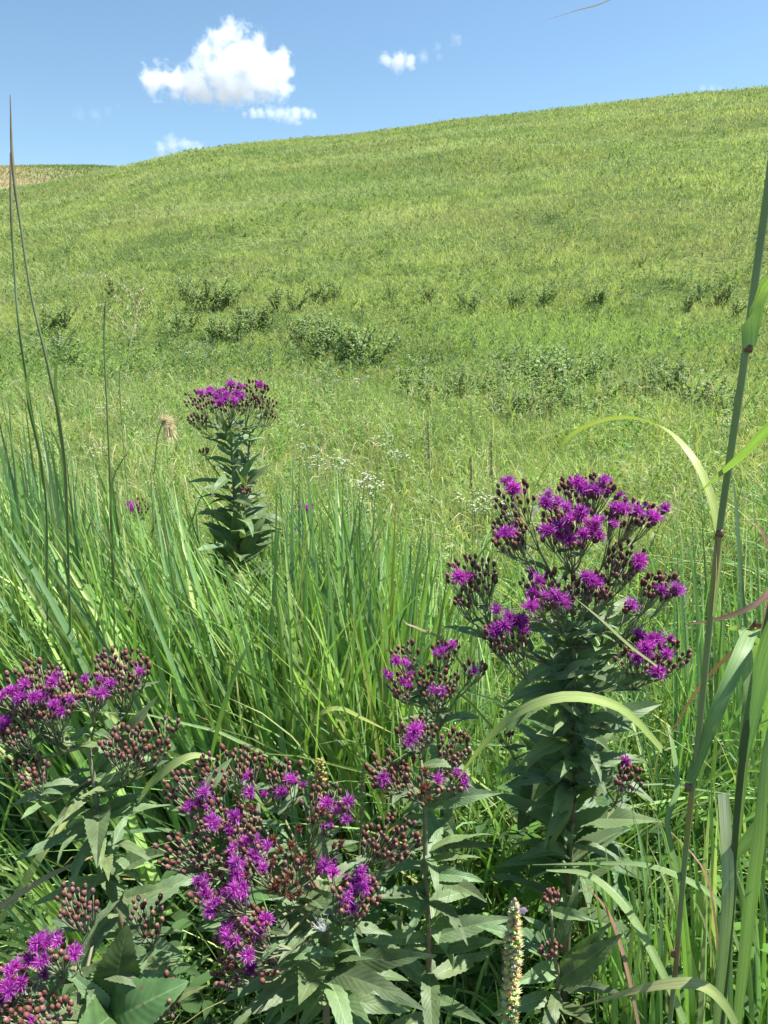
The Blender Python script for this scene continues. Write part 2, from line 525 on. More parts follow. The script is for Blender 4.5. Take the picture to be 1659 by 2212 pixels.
cloud("cloud", "large white heaped cloud with a soft grey base, biggest in the sky",
      [(330, 172, 38), (378, 182, 40), (425, 180, 50), (475, 160, 66), (500, 125, 56), (462, 80, 26), (500, 68, 32), (540, 118, 52), (555, 165, 62), (598, 158, 44), (610, 128, 26), (558, 92, 24), (440, 112, 26), (470, 205, 34), (520, 190, 46), (575, 185, 42), (612, 185, 24)],
      1500, .055, nscale=.22, amp=1.55, edge=.75)
cloud("cloud", "thin ragged cloud strip just under the large white cloud",
      [(530, 248, 9), (546, 247, 13), (564, 245, 15), (584, 239, 19), (602, 243, 18), (620, 249, 20), (640, 250, 20), (660, 248, 17), (677, 250, 10), (630, 261, 14)], 1600, .045, edge=.9, amp=1.45, nscale=.5)
cloud("cloud", "small compact white cloud alone in the middle of the sky",
      [(835, 128, 18), (862, 132, 24), (885, 135, 18)], 1700, .05)
cloud("cloud", "faint torn wisps trailing right of the small compact cloud",
      [(915, 122, 17), (945, 100, 12), (950, 122, 10), (985, 85, 16)], 1700, .014, edge=1.0, amp=1.3)
cloud("cloud", "white cloud tops peeking over the hill crest",
      [(372, 308, 22), (400, 312, 18), (350, 322, 18), (425, 325, 20)], 2100, .022, amp=1.4)
cloud("cloud", "barely visible pale wisp at the left above the dry hilltop",
      [(170, 246, 18), (205, 246, 20), (232, 240, 14), (256, 230, 7)], 1900, .005, edge=1.2, amp=1.3)
cloud("cloud", "tiny white cloud tip behind the right part of the crest",
      [(1518, 192, 12), (1538, 190, 12), (1556, 194, 10)], 2100, .012, edge=1.0)

# ------------------------------------------------------------------ colours of the meadow
def lerp(a, b, t):
    return a + (b - a) * t[..., None]

def meadow_colour(x, y, n, jitter=.3):
    """blade colour from patches in the plant cover"""
    r = np.hypot(x, y)
    yg = np.array([.43, .485, .215]); gr = np.array([.30, .395, .175]); ol = np.array([.35, .365, .19]); dk = np.array([.16, .225, .10]); lush = np.array([.31, .46, .17]); pale = np.array([.51, .55, .36])
    a = fbm(x * .10, y * .10, 11, 5); b = fbm(x * .22, y * .22, 23, 4); c = fbm(x * .8, y * .8, 31, 3)
    col = lerp(np.broadcast_to(gr, (len(x), 3)), yg, sstep(.36, .56, a))
    col = lerp(col, ol, sstep(.48, .62, b) * .85)
    col = lerp(col, dk, sstep(.56, .72, c) * .75)
    lz = sstep(11, 13, r) * sstep(18, 15, r) * sstep(.4, .65, fbm(x * .3, y * .3, 44, 3)) * .8
    col = lerp(col, lush, lz * .9)
    band = fbm(x * .045 + 3, r * .16, 211, 4)
    col = lerp(col, pale, sstep(.54, .68, band) * .55)
    q = rng.random(len(x))
    col = lerp(col, pale, (q > .86) * .7)
    col = lerp(col, dk, (q < .10) * .8)
    return col * 1.1 * (1 + jitter * (rng.random((len(x), 1)) - .5) * 2)

def near_green(n, blue=.3):
    a = np.array([.17, .33, .07]); b = np.array([.15, .275, .115]); c = np.array([.27, .39, .105]); d = np.array([.44, .49, .20])
    q = rng.random(n)
    col = lerp(np.broadcast_to(a, (n, 3)), c, rng.random(n) * .8)
    col = lerp(col, b, (q < blue) * .9)
    col = lerp(col, d, (q > .88) * .8)
    return col * 1.1 * (.5 + .95 * rng.random((n, 1)))

# ------------------------------------------------------------------ far grass (r > 6)
def far_grass():
    N = 560000
    az = rng.uniform(-.66, .66, N)
    u = rng.random(N)
    r = 6.0 * (90 / 6.0) ** (u ** .86)
    x, y = r * np.sin(az), r * np.cos(az)
    cl = fbm(x * .9, y * .9, 77, 2)
    keep = cl + rng.random(N) * .6 > .42
    x, y, r = x[keep], y[keep], r[keep]; N = len(x)
    z = ground_z(x, y)
    far = np.clip((r - 6) / 60, 0, 1)
    hn = fbm(x * .5, y * .5, 91, 3)
    L = (.15 + .07 * far) * (.45 + 1.1 * hn) * rng.uniform(.5, 1.3, N)
    Wd = (.005 + .022 * far) * rng.uniform(.6, 1.5, N)
    la = rng.uniform(0, 2 * math.pi, N) * .65 + math.pi * 1.0
    lean = np.stack([np.cos(la), np.sin(la) * .6, np.zeros(N)], -1) * (L * rng.uniform(.15, 1.1, N))[:, None]
    p0 = np.stack([x, y, z - .02], -1)
    up = np.array([0, 0, 1.0])
    p1 = p0 + up * (L * .6)[:, None] + lean * .15
    p2 = p0 + lean + up * (L * rng.uniform(.75, 1, N))[:, None]
    C = bez(p0, p1, p2, 3)
    W_ = Wd[:, None] * np.array([.8, 1.0, .12])[None]
    nh = rng.normal(size=(N, 3)); nh[:, 2] = np.abs(nh[:, 2]) * .4
    ca = meadow_colour(x, y, N, .2)
    cb = ca * np.array([1.12, 1.05, 1.0])
    me = blade_mesh("hillside_grass", C, W_, nh, ca, cb, fold=None)
    me.materials.append(M_FAR)
    obj("hillside_grass", me, kind="stuff", label="short green and olive grass covering the hillside", category="grass")
    # dry tufts on the distant hill
    n = 34000
    a = rng.uniform(-.75, -.28, n); rr = rng.uniform(150, 225, n)
    xx, yy = rr * np.sin(a), rr * np.cos(a); zz = FHZ(a, rr)
    LL = rng.uniform(.25, .6, n)
    p0 = np.stack([xx, yy, zz - .05], -1); p2 = p0 + np.stack([rng.normal(0, .3, n), rng.normal(0, .3, n), LL], -1)
    C = bez(p0, (p0 + p2) / 2, p2, 3)
    t = rng.random((n, 1)); g = np.clip(sstep(.55, .7, fbm(xx * .05, yy * .08, 5, 3)) * .5 + sstep(-.43, -.36, a), 0, 1)[:, None]
    ca = (np.array([.44, .34, .21]) * (1 - t) + np.array([.34, .28, .16]) * t) * (1 - g) + np.array([.16, .23, .07]) * g
    me = blade_mesh("dry_grass", C, np.full((n, 1), .16) * np.array([[1, .8, .1]]), rng.normal(size=(n, 3)), ca, ca * 1.1, fold=None)
    me.materials.append(M_FAR)
    obj("dry_grass", me, kind="stuff", label="tan dry grass on the distant hilltop", category="grass")

far_grass()

# zones kept clear so that grass in front does not hide what the photo shows: px rect, depth
CLEAR = [(385, 815, 605, 1010, 2.75), (430, 1000, 580, 1195, 2.7), (1040, 1020, 1480, 1470, 1.62), (1080, 1460, 1340, 1800, 1.62), (780, 1380, 1060, 1760, 1.5), (0, 1390, 380, 1680, 1.4),
         (330, 1600, 930, 2212, 1.3), (0, 1850, 260, 2212, 1.3), (1000, 1900, 1240, 2212, 1.5), (268, 1068, 325, 1120, 2.95), (632, 1085, 678, 1110, 3.05), (330, 890, 375, 1000, 2.05), (1340, 1600, 1410, 1720, 1.5)]

def clear_mask(C):
    px, py, d = project(C)
    bad = np.zeros(len(C), bool)
    for x0, y0, x1, y1, dd in CLEAR:
        bad |= ((px > x0) & (px < x1) & (py > y0) & (py < y1) & (d < dd)).any(1)
    bad |= (d < .75).any(1) & True
    return ~bad

def forbs(name, label, x, y, h, nl, leaf, ccol, fat=.3, mat=None):
    N = len(x); z = ground_z(x, y)
    f = rng.uniform(.15, 1, (N, nl)); a = rng.uniform(0, 2 * math.pi, (N, nl)); el = rng.uniform(.0, 1.1, (N, nl))
    lx = rng.normal(0, .12, (N, 1)); ly = rng.normal(0, .12, (N, 1))
    hh = h[:, None] * f
    p = np.stack([x[:, None] + lx * hh, y[:, None] + ly * hh, z[:, None] + hh], -1)
    d = np.stack([np.cos(a) * np.cos(el), np.sin(a) * np.cos(el), np.sin(el)], -1)
    L = (leaf[:, None] * rng.uniform(.6, 1.3, (N, nl)) * (1.2 - .6 * f))[..., None]
    sd = np.cross(d, rng.normal(0, .5, (N, nl, 3)) + np.array([0, 0, 1.0])); sd /= np.linalg.norm(sd, axis=-1, keepdims=True) + 1e-6
    V = np.stack([p, p + d * L * .5 + sd * L * fat * .5, p + d * L, p + d * L * .5 - sd * L * fat * .5], 2)
    c = np.broadcast_to((ccol[:, None, :] * rng.uniform(.7, 1.35, (N, nl, 1)))[:, :, None, :], V.shape)
    me = mesh_np(name, V, np.arange(N * nl * 4).reshape(-1, 4), c, smooth=False)
    me.materials.append(mat or M_SHRUB)
    obj(name, me, kind="stuff", label=label, category="weeds")

def straw():
    n = 4200
    y = rng.uniform(2.9, 10, n); x = rng.uniform(-.7, .7, n) * (y + .4)
    k = fbm(x * .7, y * .7, 171, 3) + rng.random(n) * .35 > .6
    x, y = x[k], y[k]; n = len(x)
    L = rng.uniform(.4, .8, n) * np.interp(y, [3.5, 7], [1, .75])
    a = rng.uniform(0, 2 * math.pi, n); ln = rng.uniform(.1, .5, n) * L
    p0 = np.stack([x, y, ground_z(x, y)], -1); dv = np.stack([np.cos(a), np.sin(a), 0 * a], -1) * ln[:, None]
    up = np.array([0, 0, 1.0])
    C = bez(p0, p0 + up * (L * 1.05)[:, None] + dv * .2, p0 + dv + up * (L * rng.uniform(.75, 1, n))[:, None], 6)
    ok = clear_mask(C); _, py, _ = project(C); ok &= py.min(1) > 790
    C, y = C[ok], y[ok]; n = len(C)
    Wd = (rng.uniform(.0018, .003, n) * (1 + .06 * y))[:, None] * np.array([[.8, .7, .7, 1.5, 1.8, .3]])
    t = rng.random((n, 1)); ca = np.array([.42, .44, .22]) * (1 - t) + np.array([.46, .38, .22]) * t
    me = blade_mesh("straw_stems", C, Wd, rng.normal(size=(n, 3)), ca * .9, ca * 1.15, fold=None)
    me.materials.append(M_FAR)
    obj("straw_stems", me, kind="stuff", label="pale straw coloured seed stems nodding over the meadow", category="grass")

def all_forbs():
    straw()
    n = 17000
    az = rng.uniform(-.66, .66, n); r = 8.0 * (88 / 8.0) ** (rng.random(n) ** .9)
    x, y = r * np.sin(az), r * np.cos(az)
    k = fbm(x * .35, y * .35, 131, 4) + .35 * (fbm(x * .06, y * .06, 15, 3) - .5) + rng.random(n) * .22 > .598
    x, y, r = x[k], y[k], r[k]; n = len(x)
    pal = np.array([[.13, .20, .085], [.17, .24, .10], [.10, .165, .065], [.22, .28, .13], [.22, .33, .10]])
    forbs("hillside_weeds", "dark green leafy weeds scattered through the hillside grass", x, y, rng.uniform(.16, .42, n) * (1 + r * .004) * np.interp(r, [40, 75], [1, .45]), 12, .07 + .0015 * r, pal[rng.integers(0, 5, n)])
    n = 3400
    y = rng.uniform(3.4, 9.5, n); x = rng.uniform(-.7, .7, n) * (y + .5)
    k = (fbm(x * .9, y * .9, 151, 3) + rng.random(n) * .3 > .62) & ((np.abs(x / y + .19) > .07) | (y > 4.5))
    x, y = x[k], y[k]; n = len(x)
    forbs("meadow_weeds", "small leafy weeds growing through the meadow grass", x, y, rng.uniform(.3, .62, n), 26, rng.uniform(.035, .07, n), np.array([[.17, .25, .09], [.25, .33, .13], [.18, .30, .08], [.32, .38, .18]])[rng.integers(0, 4, n)])

all_forbs()

def stuff_grass(name, label, N, y0, y1, Lr, Wr, K, colf, leanx=0.0, leanr=.4, px=None, fold=.13, pymin=None, ypow=1.0):
    k0 = name != 'broad_grass'
    y = y0 + (y1 - y0) * rng.random(N) ** ypow
    if px is None:
        x = rng.uniform(-.72, .72, N) * (y + .5)
    else:
        x = (rng.uniform(px[0], px[1], N) / W0 - .5) * 2 * TH * (y * CP + CAM_H * SP)
    cl = fbm(x * 2.2, y * 2.2, 55, 2)
    k = cl + rng.random(N) * .55 > .45
    x, y = x[k], y[k]; N = len(x)
    z = ground_z(x, y)
    L = rng.uniform(*Lr, N) * (.35 + 1.25 * fbm(x * 1.3, y * 1.3, 66, 2)) * np.interp(y, [3.5, 6.5], [1, .58])
    if not k0:
        L = rng.uniform(*Lr, N)
    Wd = rng.uniform(*Wr, N)
    lean = np.stack([rng.normal(leanx, leanr, N), rng.normal(-.05, leanr * .7, N), np.zeros(N)], -1) * L[:, None]
    lh = np.linalg.norm(lean, axis=1)
    lean *= np.minimum(1, .85 * L / (lh + 1e-6))[:, None]; lh = np.linalg.norm(lean, axis=1)
    p0 = np.stack([x, y, z - .02], -1)
    up = np.array([0, 0, 1.0])
    droop = rng.random(N) ** (3 if k0 else 7)
    p1 = p0 + up * (L * .62)[:, None] + lean * .22
    p2 = p0 + lean + up * (np.sqrt(np.maximum(L ** 2 - lh ** 2, .02)) * (1 - .45 * droop))[:, None]
    C = bez(p0, p1, p2, K)
    ok = clear_mask(C)
    if pymin is not None:
        _, py, _ = project(C)
        ok &= py.min(1) > pymin(project(C)[0][:, -1])
    C, Wd, lean = C[ok], Wd[ok], lean[ok]; N = len(C)
    W_ = Wd[:, None] * wprof(K)[None]
    nh = rng.normal(size=(N, 3)) * np.array([.8, .8, .25]) - lean / (np.linalg.norm(lean, axis=1, keepdims=True) + 1e-6) * .6 + np.array([0, -.55 if y1 < 5 else 0, .3])
    ca = colf(C[:, 0, 0], C[:, 0, 1], N)
    tip = rng.random((N, 1)) < .22
    cb = np.where(tip, ca * np.array([1.3, 1.0, .95]), ca * np.array([1.05, 1.05, 1]))
    me = blade_mesh(name, C, W_, nh, ca, cb, fold=fold)
    me.materials.append(M_GRASS if fold else M_FAR)
    return obj(name, me, kind="stuff", label=label, category="grass")

# top edge of the near tall grass in the photo
def near_top(px):
    return np.interp(px, [0, 200, 330, 450, 640, 760, 900, 1050, 1300, 1480, 1659], [830, 930, 980, 1010, 980, 1000, 1060, 1120, 1150, 1000, 900])

stuff_grass("meadow_grass", "mid height green meadow grass between the purple flowers and the hill", 90000, 3.2, 9.5, (.28, .72), (.004, .010), 5,
            lambda x, y, n: meadow_colour(x, y, n, .42), leanx=-.08, leanr=.45, fold=None, pymin=lambda px: 800 + 0 * px, ypow=.8)
stuff_grass("prairie_grass", "dense tall green prairie grass around the purple flowers", 12500, 1.45, 3.9, (.35, .95), (.005, .013), 8,
            lambda x, y, n: near_green(n), leanx=-.14, leanr=.38, pymin=near_top)
stuff_grass("broad_grass", "mass of broad bright green grass blades filling the left and centre", 4300, 1.55, 2.7, (.75, 1.2), (.010, .022), 9,
            lambda x, y, n: near_green(n, .3) * 1.08, leanx=-.10, leanr=.17, px=(-120, 900), pymin=near_top)
stuff_grass("undergrowth_grass", "short tangled green grass under the tall plants", 11000, .95, 2.6, (.18, .48), (.005, .012), 6,
            lambda x, y, n: near_green(n, .15) * .9, leanx=-.05, leanr=.5, pymin=near_top)

# ------------------------------------------------------------------ undergrowth leaves
def leaf_verts(L, Wr, K=14, droop=.35, fold=.18, twist=0.0, serr=.06, seed=0, shape='lance', wave=.02, bite=False):
    """leaf along +Y, upper side +Z. returns V (K, M, 3), across coordinate"""
    rs = np.random.default_rng(seed)
    t = np.linspace(0, 1, K)
    if shape == 'lance':
        w = np.sin(math.pi * np.clip(t, 0, 1) ** .72) ** .95 * (1 - .25 * t)
    else:
        w = np.sin(math.pi * np.clip(t * .96 + .04, 0, 1) ** .6) ** .8
    w = w / w.max() * Wr * L * .5 + .004 * L
    w[-1] = .002 * L
    across = np.array([-1, -.62, -.3, -.07, 0, .07, .3, .62, 1.0])
    sr = 1 + serr * np.where(np.arange(K) % 2 == 0, 1, -1) * (t > .06) * (t < .95)
    ang = droop * t ** 1.3 * 2
    dy = np.cos(ang) * L / (K - 1); dz = -np.sin(ang) * L / (K - 1)
    cy_ = np.concatenate([[0], np.cumsum(dy[:-1])]); cz = np.concatenate([[0], np.cumsum(dz[:-1])])
    V = np.zeros((K, len(across), 3))
    bw = np.ones((K, 2))
    if bite:
        i = rs.integers(K // 3, K - 3); s_ = rs.integers(0, 2); bw[i:i + 2, s_] = rs.uniform(.45, .7)
    ph = rs.uniform(0, 6, 2)
    for j, a in enumerate(across):
        side = 0 if a < 0 else 1
        ww = w * a * np.where(abs(a) > .9, sr, 1) * bw[:, side]
        lift = fold * np.abs(ww) + wave * L * abs(a) * np.sin(t * 11 + ph[side]) * np.sin(math.pi * t)
        tw = twist * t
        lx = ww * np.cos(tw) - lift * np.sin(tw) * np.sign(a) * 0
        lz = lift + ww * np.sin(tw)
        V[:, j, 0] = lx
        V[:, j, 1] = cy_ + lz * np.sin(ang)
        V[:, j, 2] = cz + lz * np.cos(ang)
    return V, across

def leaf_mesh(name, base=(.145, .215, .095), rib=(.29, .35, .18), **kw):
    V, ac = leaf_verts(1.0, **kw)
    K, M = V.shape[:2]
    cols = np.zeros_like(V); cols[:] = base
    cols[:, np.abs(ac) < .01] = rib
    edge = np.abs(ac) > .9
    cols[:, edge] *= 1.08
    uv = np.zeros((K, M, 2)); uv[..., 0] = ac[None] * .5 + .5; uv[..., 1] = np.linspace(0, 1, K)[:, None]
    me = mesh_np(name, V, grid_quads(1, K, M), cols, uv=uv)
    me.materials.append(M_LEAF)
    return me

LEAVES = [leaf_mesh("leaf", base=[(.16, .235, .105), (.175, .25, .12), (.145, .22, .09), (.18, .25, .11), (.19, .25, .10)][i % 5], Wr=.175 + .04 * (i % 3), K=30, droop=.12 + .2 * (i % 4), fold=.12 + .14 * (i % 3), twist=(-.5 + .22 * (i % 5)), serr=.055, seed=i, wave=.018, bite=(i % 3 == 0)) for i in range(10)]
SMALL_LEAVES = [leaf_mesh("leaf", base=(.135, .195, .095), Wr=.24 + .04 * (i % 3), K=16, droop=.15 + .15 * (i % 3), fold=.25, twist=-.3 + .3 * (i % 3), serr=.03, seed=40 + i) for i in range(4)]
BROAD = [leaf_mesh("leaf", base=(.085, .15, .05), rib=(.17, .24, .10), Wr=.52, K=34, droop=.25 + .2 * (i % 3), fold=.1 + .1 * (i % 2), twist=-.3 + .3 * (i % 3), serr=.05, seed=60 + i, shape='ovate', wave=.035) for i in range(4)]

def align(y, up):
    y = Vector(y).normalized()
    x = y.cross(Vector(up))
    if x.length < 1e-4:
        x = y.cross(Vector((1, 0, 0.3)))
    x.normalize(); z = x.cross(y)
    return Matrix((x, y, z)).transposed().to_4x4()

def undergrowth():
    N = 5200
    V_all, C_all = [], []
    y = rng.uniform(1.12, 2.7, N)
    x = rng.uniform(-.66, .66, N) * (y + .45)
    zmax = np.interp(y, [.95, 1.4, 2.7], [.42, .45, .3])
    z = ground_z(x, y) + rng.random(N) * zmax
    protos = [leaf_verts(1.0, Wr=q, K=9, droop=d, fold=.2, serr=0, seed=i)[0][:, [0, 2, 4, 6, 8]] for i, (q, d) in enumerate([(.3, .2), (.42, .4), (.36, .6), (.5, .3)])]
    Qs = []
    base = 0
    for i in range(N):
        v = protos[i % 4]
        s = rng.uniform(.035, .085)
        a = rng.uniform(0, 2 * math.pi)
        d = Vector((math.cos(a), math.sin(a), rng.uniform(-.3, .6)))
        M = np.array(align(d, (rng.normal(0, .3), rng.normal(-.1, .3), 1)).to_3x3())
        vv = v.reshape(-1, 3) * s @ M.T + np.array([x[i], y[i], z[i]])
        V_all.append(vv)
    V = np.array(V_all).reshape(N, 9, 5, 3)
    px, py, d = project(V.reshape(N, 45, 3))
    ok = clear_mask(V.reshape(N, 45, 3))
    V = V[ok]; N = len(V)
    right = V[:, 0, 0, 0] > .15
    ca = np.where((right & (rng.random(N) < .6))[:, None], np.array([.12, .25, .045]), np.array([.08, .15, .05])) * rng.uniform(.6, 1.3, (N, 1))
    cols = np.broadcast_to(ca[:, None, None, :], V.shape)
    uv = np.zeros((N, 9, 5, 2)); uv[..., 0] = np.linspace(0, 1, 5); uv[..., 1] = np.linspace(0, 1, 9)[:, None]
    me = mesh_np("leafy_undergrowth", V, grid_quads(N, 9, 5), cols, uv=uv)
    me.materials.append(M_SHRUB)
    obj("leafy_undergrowth", me, kind="stuff", label="dark low leafy undergrowth beneath the purple flowers", category="undergrowth")

undergrowth()

# ------------------------------------------------------------------ ironweed pieces
def bud_mesh(name, L, R, dark, tipc, scales=True, seed=0):
    mb = MB()
    rs = random.Random(seed)
    prof = [(0, .25), (.12, .62), (.3, .92), (.5, 1.0), (.68, .92), (.84, .78), (.94, .6), (1.0, .3)]
    n = 9
    for i, (h, r) in enumerate(prof):
        f = h
        base = [a * (1 - f ** 3) + b * f ** 3 for a, b in zip(dark, tipc)]
        for k in range(n):
            a = 2 * math.pi * (k + .5 * (i % 2)) / n
            rr = r * R * (1 + (.09 if (i + k) % 2 else -.05))
            mb.v.append(Vector((rr * math.cos(a), rr * math.sin(a), h * L)))
            q = rs.uniform(.55, 1.6)
            mb.c.append(tuple(min(1, b * q) for b in base))
    for i in range(len(prof) - 1):
        for k in range(n):
            k2 = (k + 1) % n
            mb.f.append((i * n + k, i * n + k2, (i + 1) * n + k2, (i + 1) * n + k))
    mb.f.append(tuple((len(prof) - 1) * n + k for k in range(n)))
    mb.f.append(tuple(reversed(range(n))))
    return mb.mesh(name, M_BUD)

BUDS = [bud_mesh("flower_bud", .0112, .0034, (.078, .036, .038), (.22, .085, .055), seed=1),
        bud_mesh("flower_bud", .0105, .0032, (.085, .045, .05), (.26, .12, .085), seed=2),
        bud_mesh("flower_bud", .0125, .0034, (.068, .033, .032), (.18, .07, .045), seed=3),
        bud_mesh("flower_bud", .0095, .0030, (.10, .06, .065), (.20, .10, .085), seed=4)]
INVOL = bud_mesh("involucre", .0095, .0038, (.10, .045, .045), (.18, .06, .09), seed=9)

def floret_mesh(name, n, R, cols, spread=1.45, seed=0, base=.0085, wd=.00085):
    rs = np.random.default_rng(seed)
    th = spread * np.sqrt(rs.random(n)); ph = rs.uniform(0, 2 * math.pi, n)
    d = np.stack([np.sin(th) * np.cos(ph), np.sin(th) * np.sin(ph), np.cos(th)], -1)
    L = R * rs.uniform(.65, 1.15, n)
    p0 = np.array([0, 0, base]) + d * .0015 * np.array([1, 1, .3])
    p1 = p0 + (d * .6 + np.array([0, 0, .45])) * (L * .6)[:, None]
    curl = rs.normal(0, .6, (n, 3))
    p2 = p0 + (d + curl * .5) * L[:, None]
    C = bez(p0, p1, p2, 5)
    W_ = wd * rs.uniform(.8, 1.5, n)[:, None] * np.array([.8, .8, 1.1, 1.1, .35])[None]
    ca = np.array([cols[i] for i in rs.integers(0, len(cols), n)]) * rs.uniform(.75, 1.2, (n, 1))
    me = blade_mesh(name, C, W_, rs.normal(size=(n, 3)), ca * .95, ca * .85 + ca.max() * .08 * np.array([1.0, .55, 1.0]) * (ca[:, 2:] > .3), fold=None)
    me.materials.append(M_PETAL)
    return me

MAG = [(.46, .025, .42), (.56, .055, .52), (.38, .018, .35), (.68, .20, .64)]
FLOWERS = [floret_mesh("flower_head", 125 + 10 * (k % 4), .0084 + .0006 * (k % 5), MAG, 1.15 + .08 * (k % 6), seed=k + 1, wd=.0006 + .0001 * (k % 4)) for k in range(8)]
FLOWERS += [floret_mesh("flower_head", 55, .0095, MAG, .75, seed=21), floret_mesh("flower_head", 40, .008, MAG, .5, seed=22)]
BROWN = [(.26, .11, .05), (.20, .08, .04), (.32, .16, .08)]
SPENT = [floret_mesh("spent_head", 70, .0068, BROWN, 1.1, seed=11), floret_mesh("spent_head", 60, .0060, BROWN, 1.3, seed=12)]

STEMC = (.20, .22, .115)
STEMB = (.20, .15, .085)

class Ironweed:
    def __init__(s, label, base, hs=1.0):
        s.hs = hs
        s.root = thing("ironweed_plant", label, "wildflower", base, "purple ironweed plants")
        s.base = Vector(base); s.mb = MB(); s.nb = 0; s.nl = 0; s.extra = MB(); s.leafq = 0
        s.over = []; s.over_leaf = []
    def place(s, name, me, M):
        return obj(name, me, s.root, Matrix.Translation(-s.base) @ M)
    def leaf(s, p, tip, up=None, me=None):
        p, tip = Vector(p), Vector(tip)
        s.nl += 1
        d = tip - p
        if up is None:
            up = Vector((random.gauss(.1, .25), random.gauss(-.35, .25), 1))
        L = d.length
        if me is None:
            me = random.choice(LEAVES if L > .05 else SMALL_LEAVES)
        # aim the chord, the mesh droops away from it a little
        M = Matrix.Translation(p) @ align(d + Vector((0, 0, .18 * L)), up) @ Matrix.Scale(L * 1.06, 4)
        if s.nl > 97:
            s.over_leaf.append((me, Matrix.Translation(-s.base) @ M))
        else:
            s.place("leaf", me, M)
    def stem_leaves(s, pts, l0, l1, f0=.1, f1=1, spacing=.03, start=0.0, cone=1.15):
        """alternate leaves spiralling along pts (top first)"""
        pts = catmull(pts, 60)
        cum = [0]
        for a, b in zip(pts, pts[1:]):
            cum.append(cum[-1] + (b - a).length)
        T = cum[-1]; q = T * f0; k = start
        while q < T * f1:
            i = min(max(int(np.searchsorted(cum, q)), 1), 59)
            f = q / T
            L = (l0 + (l1 - l0) * min(1, (f - f0) / max(f1 - f0, .01) * 1.6)) * random.uniform(.75, 1.2)
            t = (pts[i - 1] - pts[i]).normalized()
            a = k * 2.39996 + random.uniform(-.3, .3)
            x = t.orthogonal().normalized(); y = t.cross(x)
            rad = x * math.cos(a) + y * math.sin(a)
            c = cone * random.uniform(.65, 1.4)
            d = t * math.cos(c) + rad * math.sin(c) + Vector((0, 0, -.12))
            s.leaf(pts[i], pts[i] + d * L)
            k += 1; q += spacing * random.uniform(.7, 1.3)
    def head(s, p, d, kind, scale=1.0):
        sp = random.uniform(0, 6.28)
        R = d.to_track_quat('Z', 'Y').to_matrix().to_4x4() @ Matrix.Rotation(sp, 4, 'Z') @ Matrix.Scale(scale, 4)
        M = Matrix.Translation(p) @ R
        if kind == 'f':
            o = s.place("flower_head", random.choice(FLOWERS[:8]) if random.random() < .8 else random.choice(FLOWERS[8:]), M)
            obj("involucre", INVOL, o)
        elif kind == 's':
            o = s.place("spent_head", random.choice(SPENT), M)
            obj("involucre", INVOL, o)
        else:
            me = random.choice(BUDS)
            if s.nb < 100:
                s.place("flower_bud", me, M); s.nb += 1
            else:
                s.over.append((me, Matrix.Translation(-s.base) @ M))
    def cluster(s, origin, odir, cx, cy, rx, ry, d, nbud, flowers, dd=.05, spent=(), scale=1.0, hub=None, leaves=3, shape=None):
        """a corymb of heads filling an ellipse in the photo, branching from origin"""
        pts = []
        for f in flowers:
            pts.append((f[0], f[1], 'f'))
            if random.random() < (.5 if d > 1.3 else .25):
                pts.append((f[0] + random.gauss(0, 13) * 1.3 / d, f[1] + random.gauss(0, 9) * 1.3 / d, 'f'))
        for f in spent:
            pts.append((f[0], f[1], 's'))
        tries = 0; nbud = int(nbud * 1.55); mind = math.sqrt(rx * ry * 3.14 / max(nbud + len(flowers), 1)) * .62
        nb = 0
        while nb < nbud and tries < 4000:
            tries += 1
            a = random.uniform(0, 6.283); r = math.sqrt(random.random())
            x, y = cx + rx * r * math.cos(a), cy + ry * r * math.sin(a)
            m = mind * (1 - tries / 5000)
            if all((x - q[0]) ** 2 + (y - q[1]) ** 2 > m * m for q in pts):
                pts.append((x, y, 'b')); nb += 1
        hubp = P(cx, cy + ry * 1.15, d + .015) if hub is None else P(hub[0], hub[1], d + .02)
        # branch to the hub
        o = Vector(origin)
        mid = o.lerp(hubp, .5) + Vector((0, 0, -.02)) + Vector(odir) * .02
        br = catmull([o, mid, hubp], 7)
        s.mb.tube(br, [.0032 * scale - .0012 * i / 6 for i in range(7)], 6, STEMB, STEMC)
        for k in range(leaves):
            f = random.randint(2, 6)
            aa = random.uniform(0, 6.28)
            dv = Vector((math.cos(aa), math.sin(aa) * .7 - .2, .25))
            s.leaf(br[f], br[f] + dv * random.uniform(.05, .095))
        heads = []
        for x, y, k in pts:
            e = 1 - ((x - cx) / rx) ** 2 - ((y - cy) / ry) ** 2
            # tops of the corymb lie farther back, the lower ones nearer
            dep = d + (cy - y) / ry * dd * .6 - dd * .25 * max(e, 0) + random.gauss(0, dd * .22)
            if k == 'f':
                dep -= dd * .2
            heads.append((P(x, y, dep), k))
        # group heads into sub-branches
        hs = [h[0] for h in heads]
        nsub = max(1, round(len(hs) / 6))
        seeds = random.sample(range(len(hs)), min(nsub, len(hs)))
        cen = [hs[i].copy() for i in seeds]
        for it in range(4):
            gp = [[] for _ in cen]
            for i, h in enumerate(hs):
                gp[min(range(len(cen)), key=lambda q: (cen[q] - h).length)].append(i)
            cen = [sum((hs[i] for i in g), Vector()) / len(g) if g else c for g, c in zip(gp, cen)]
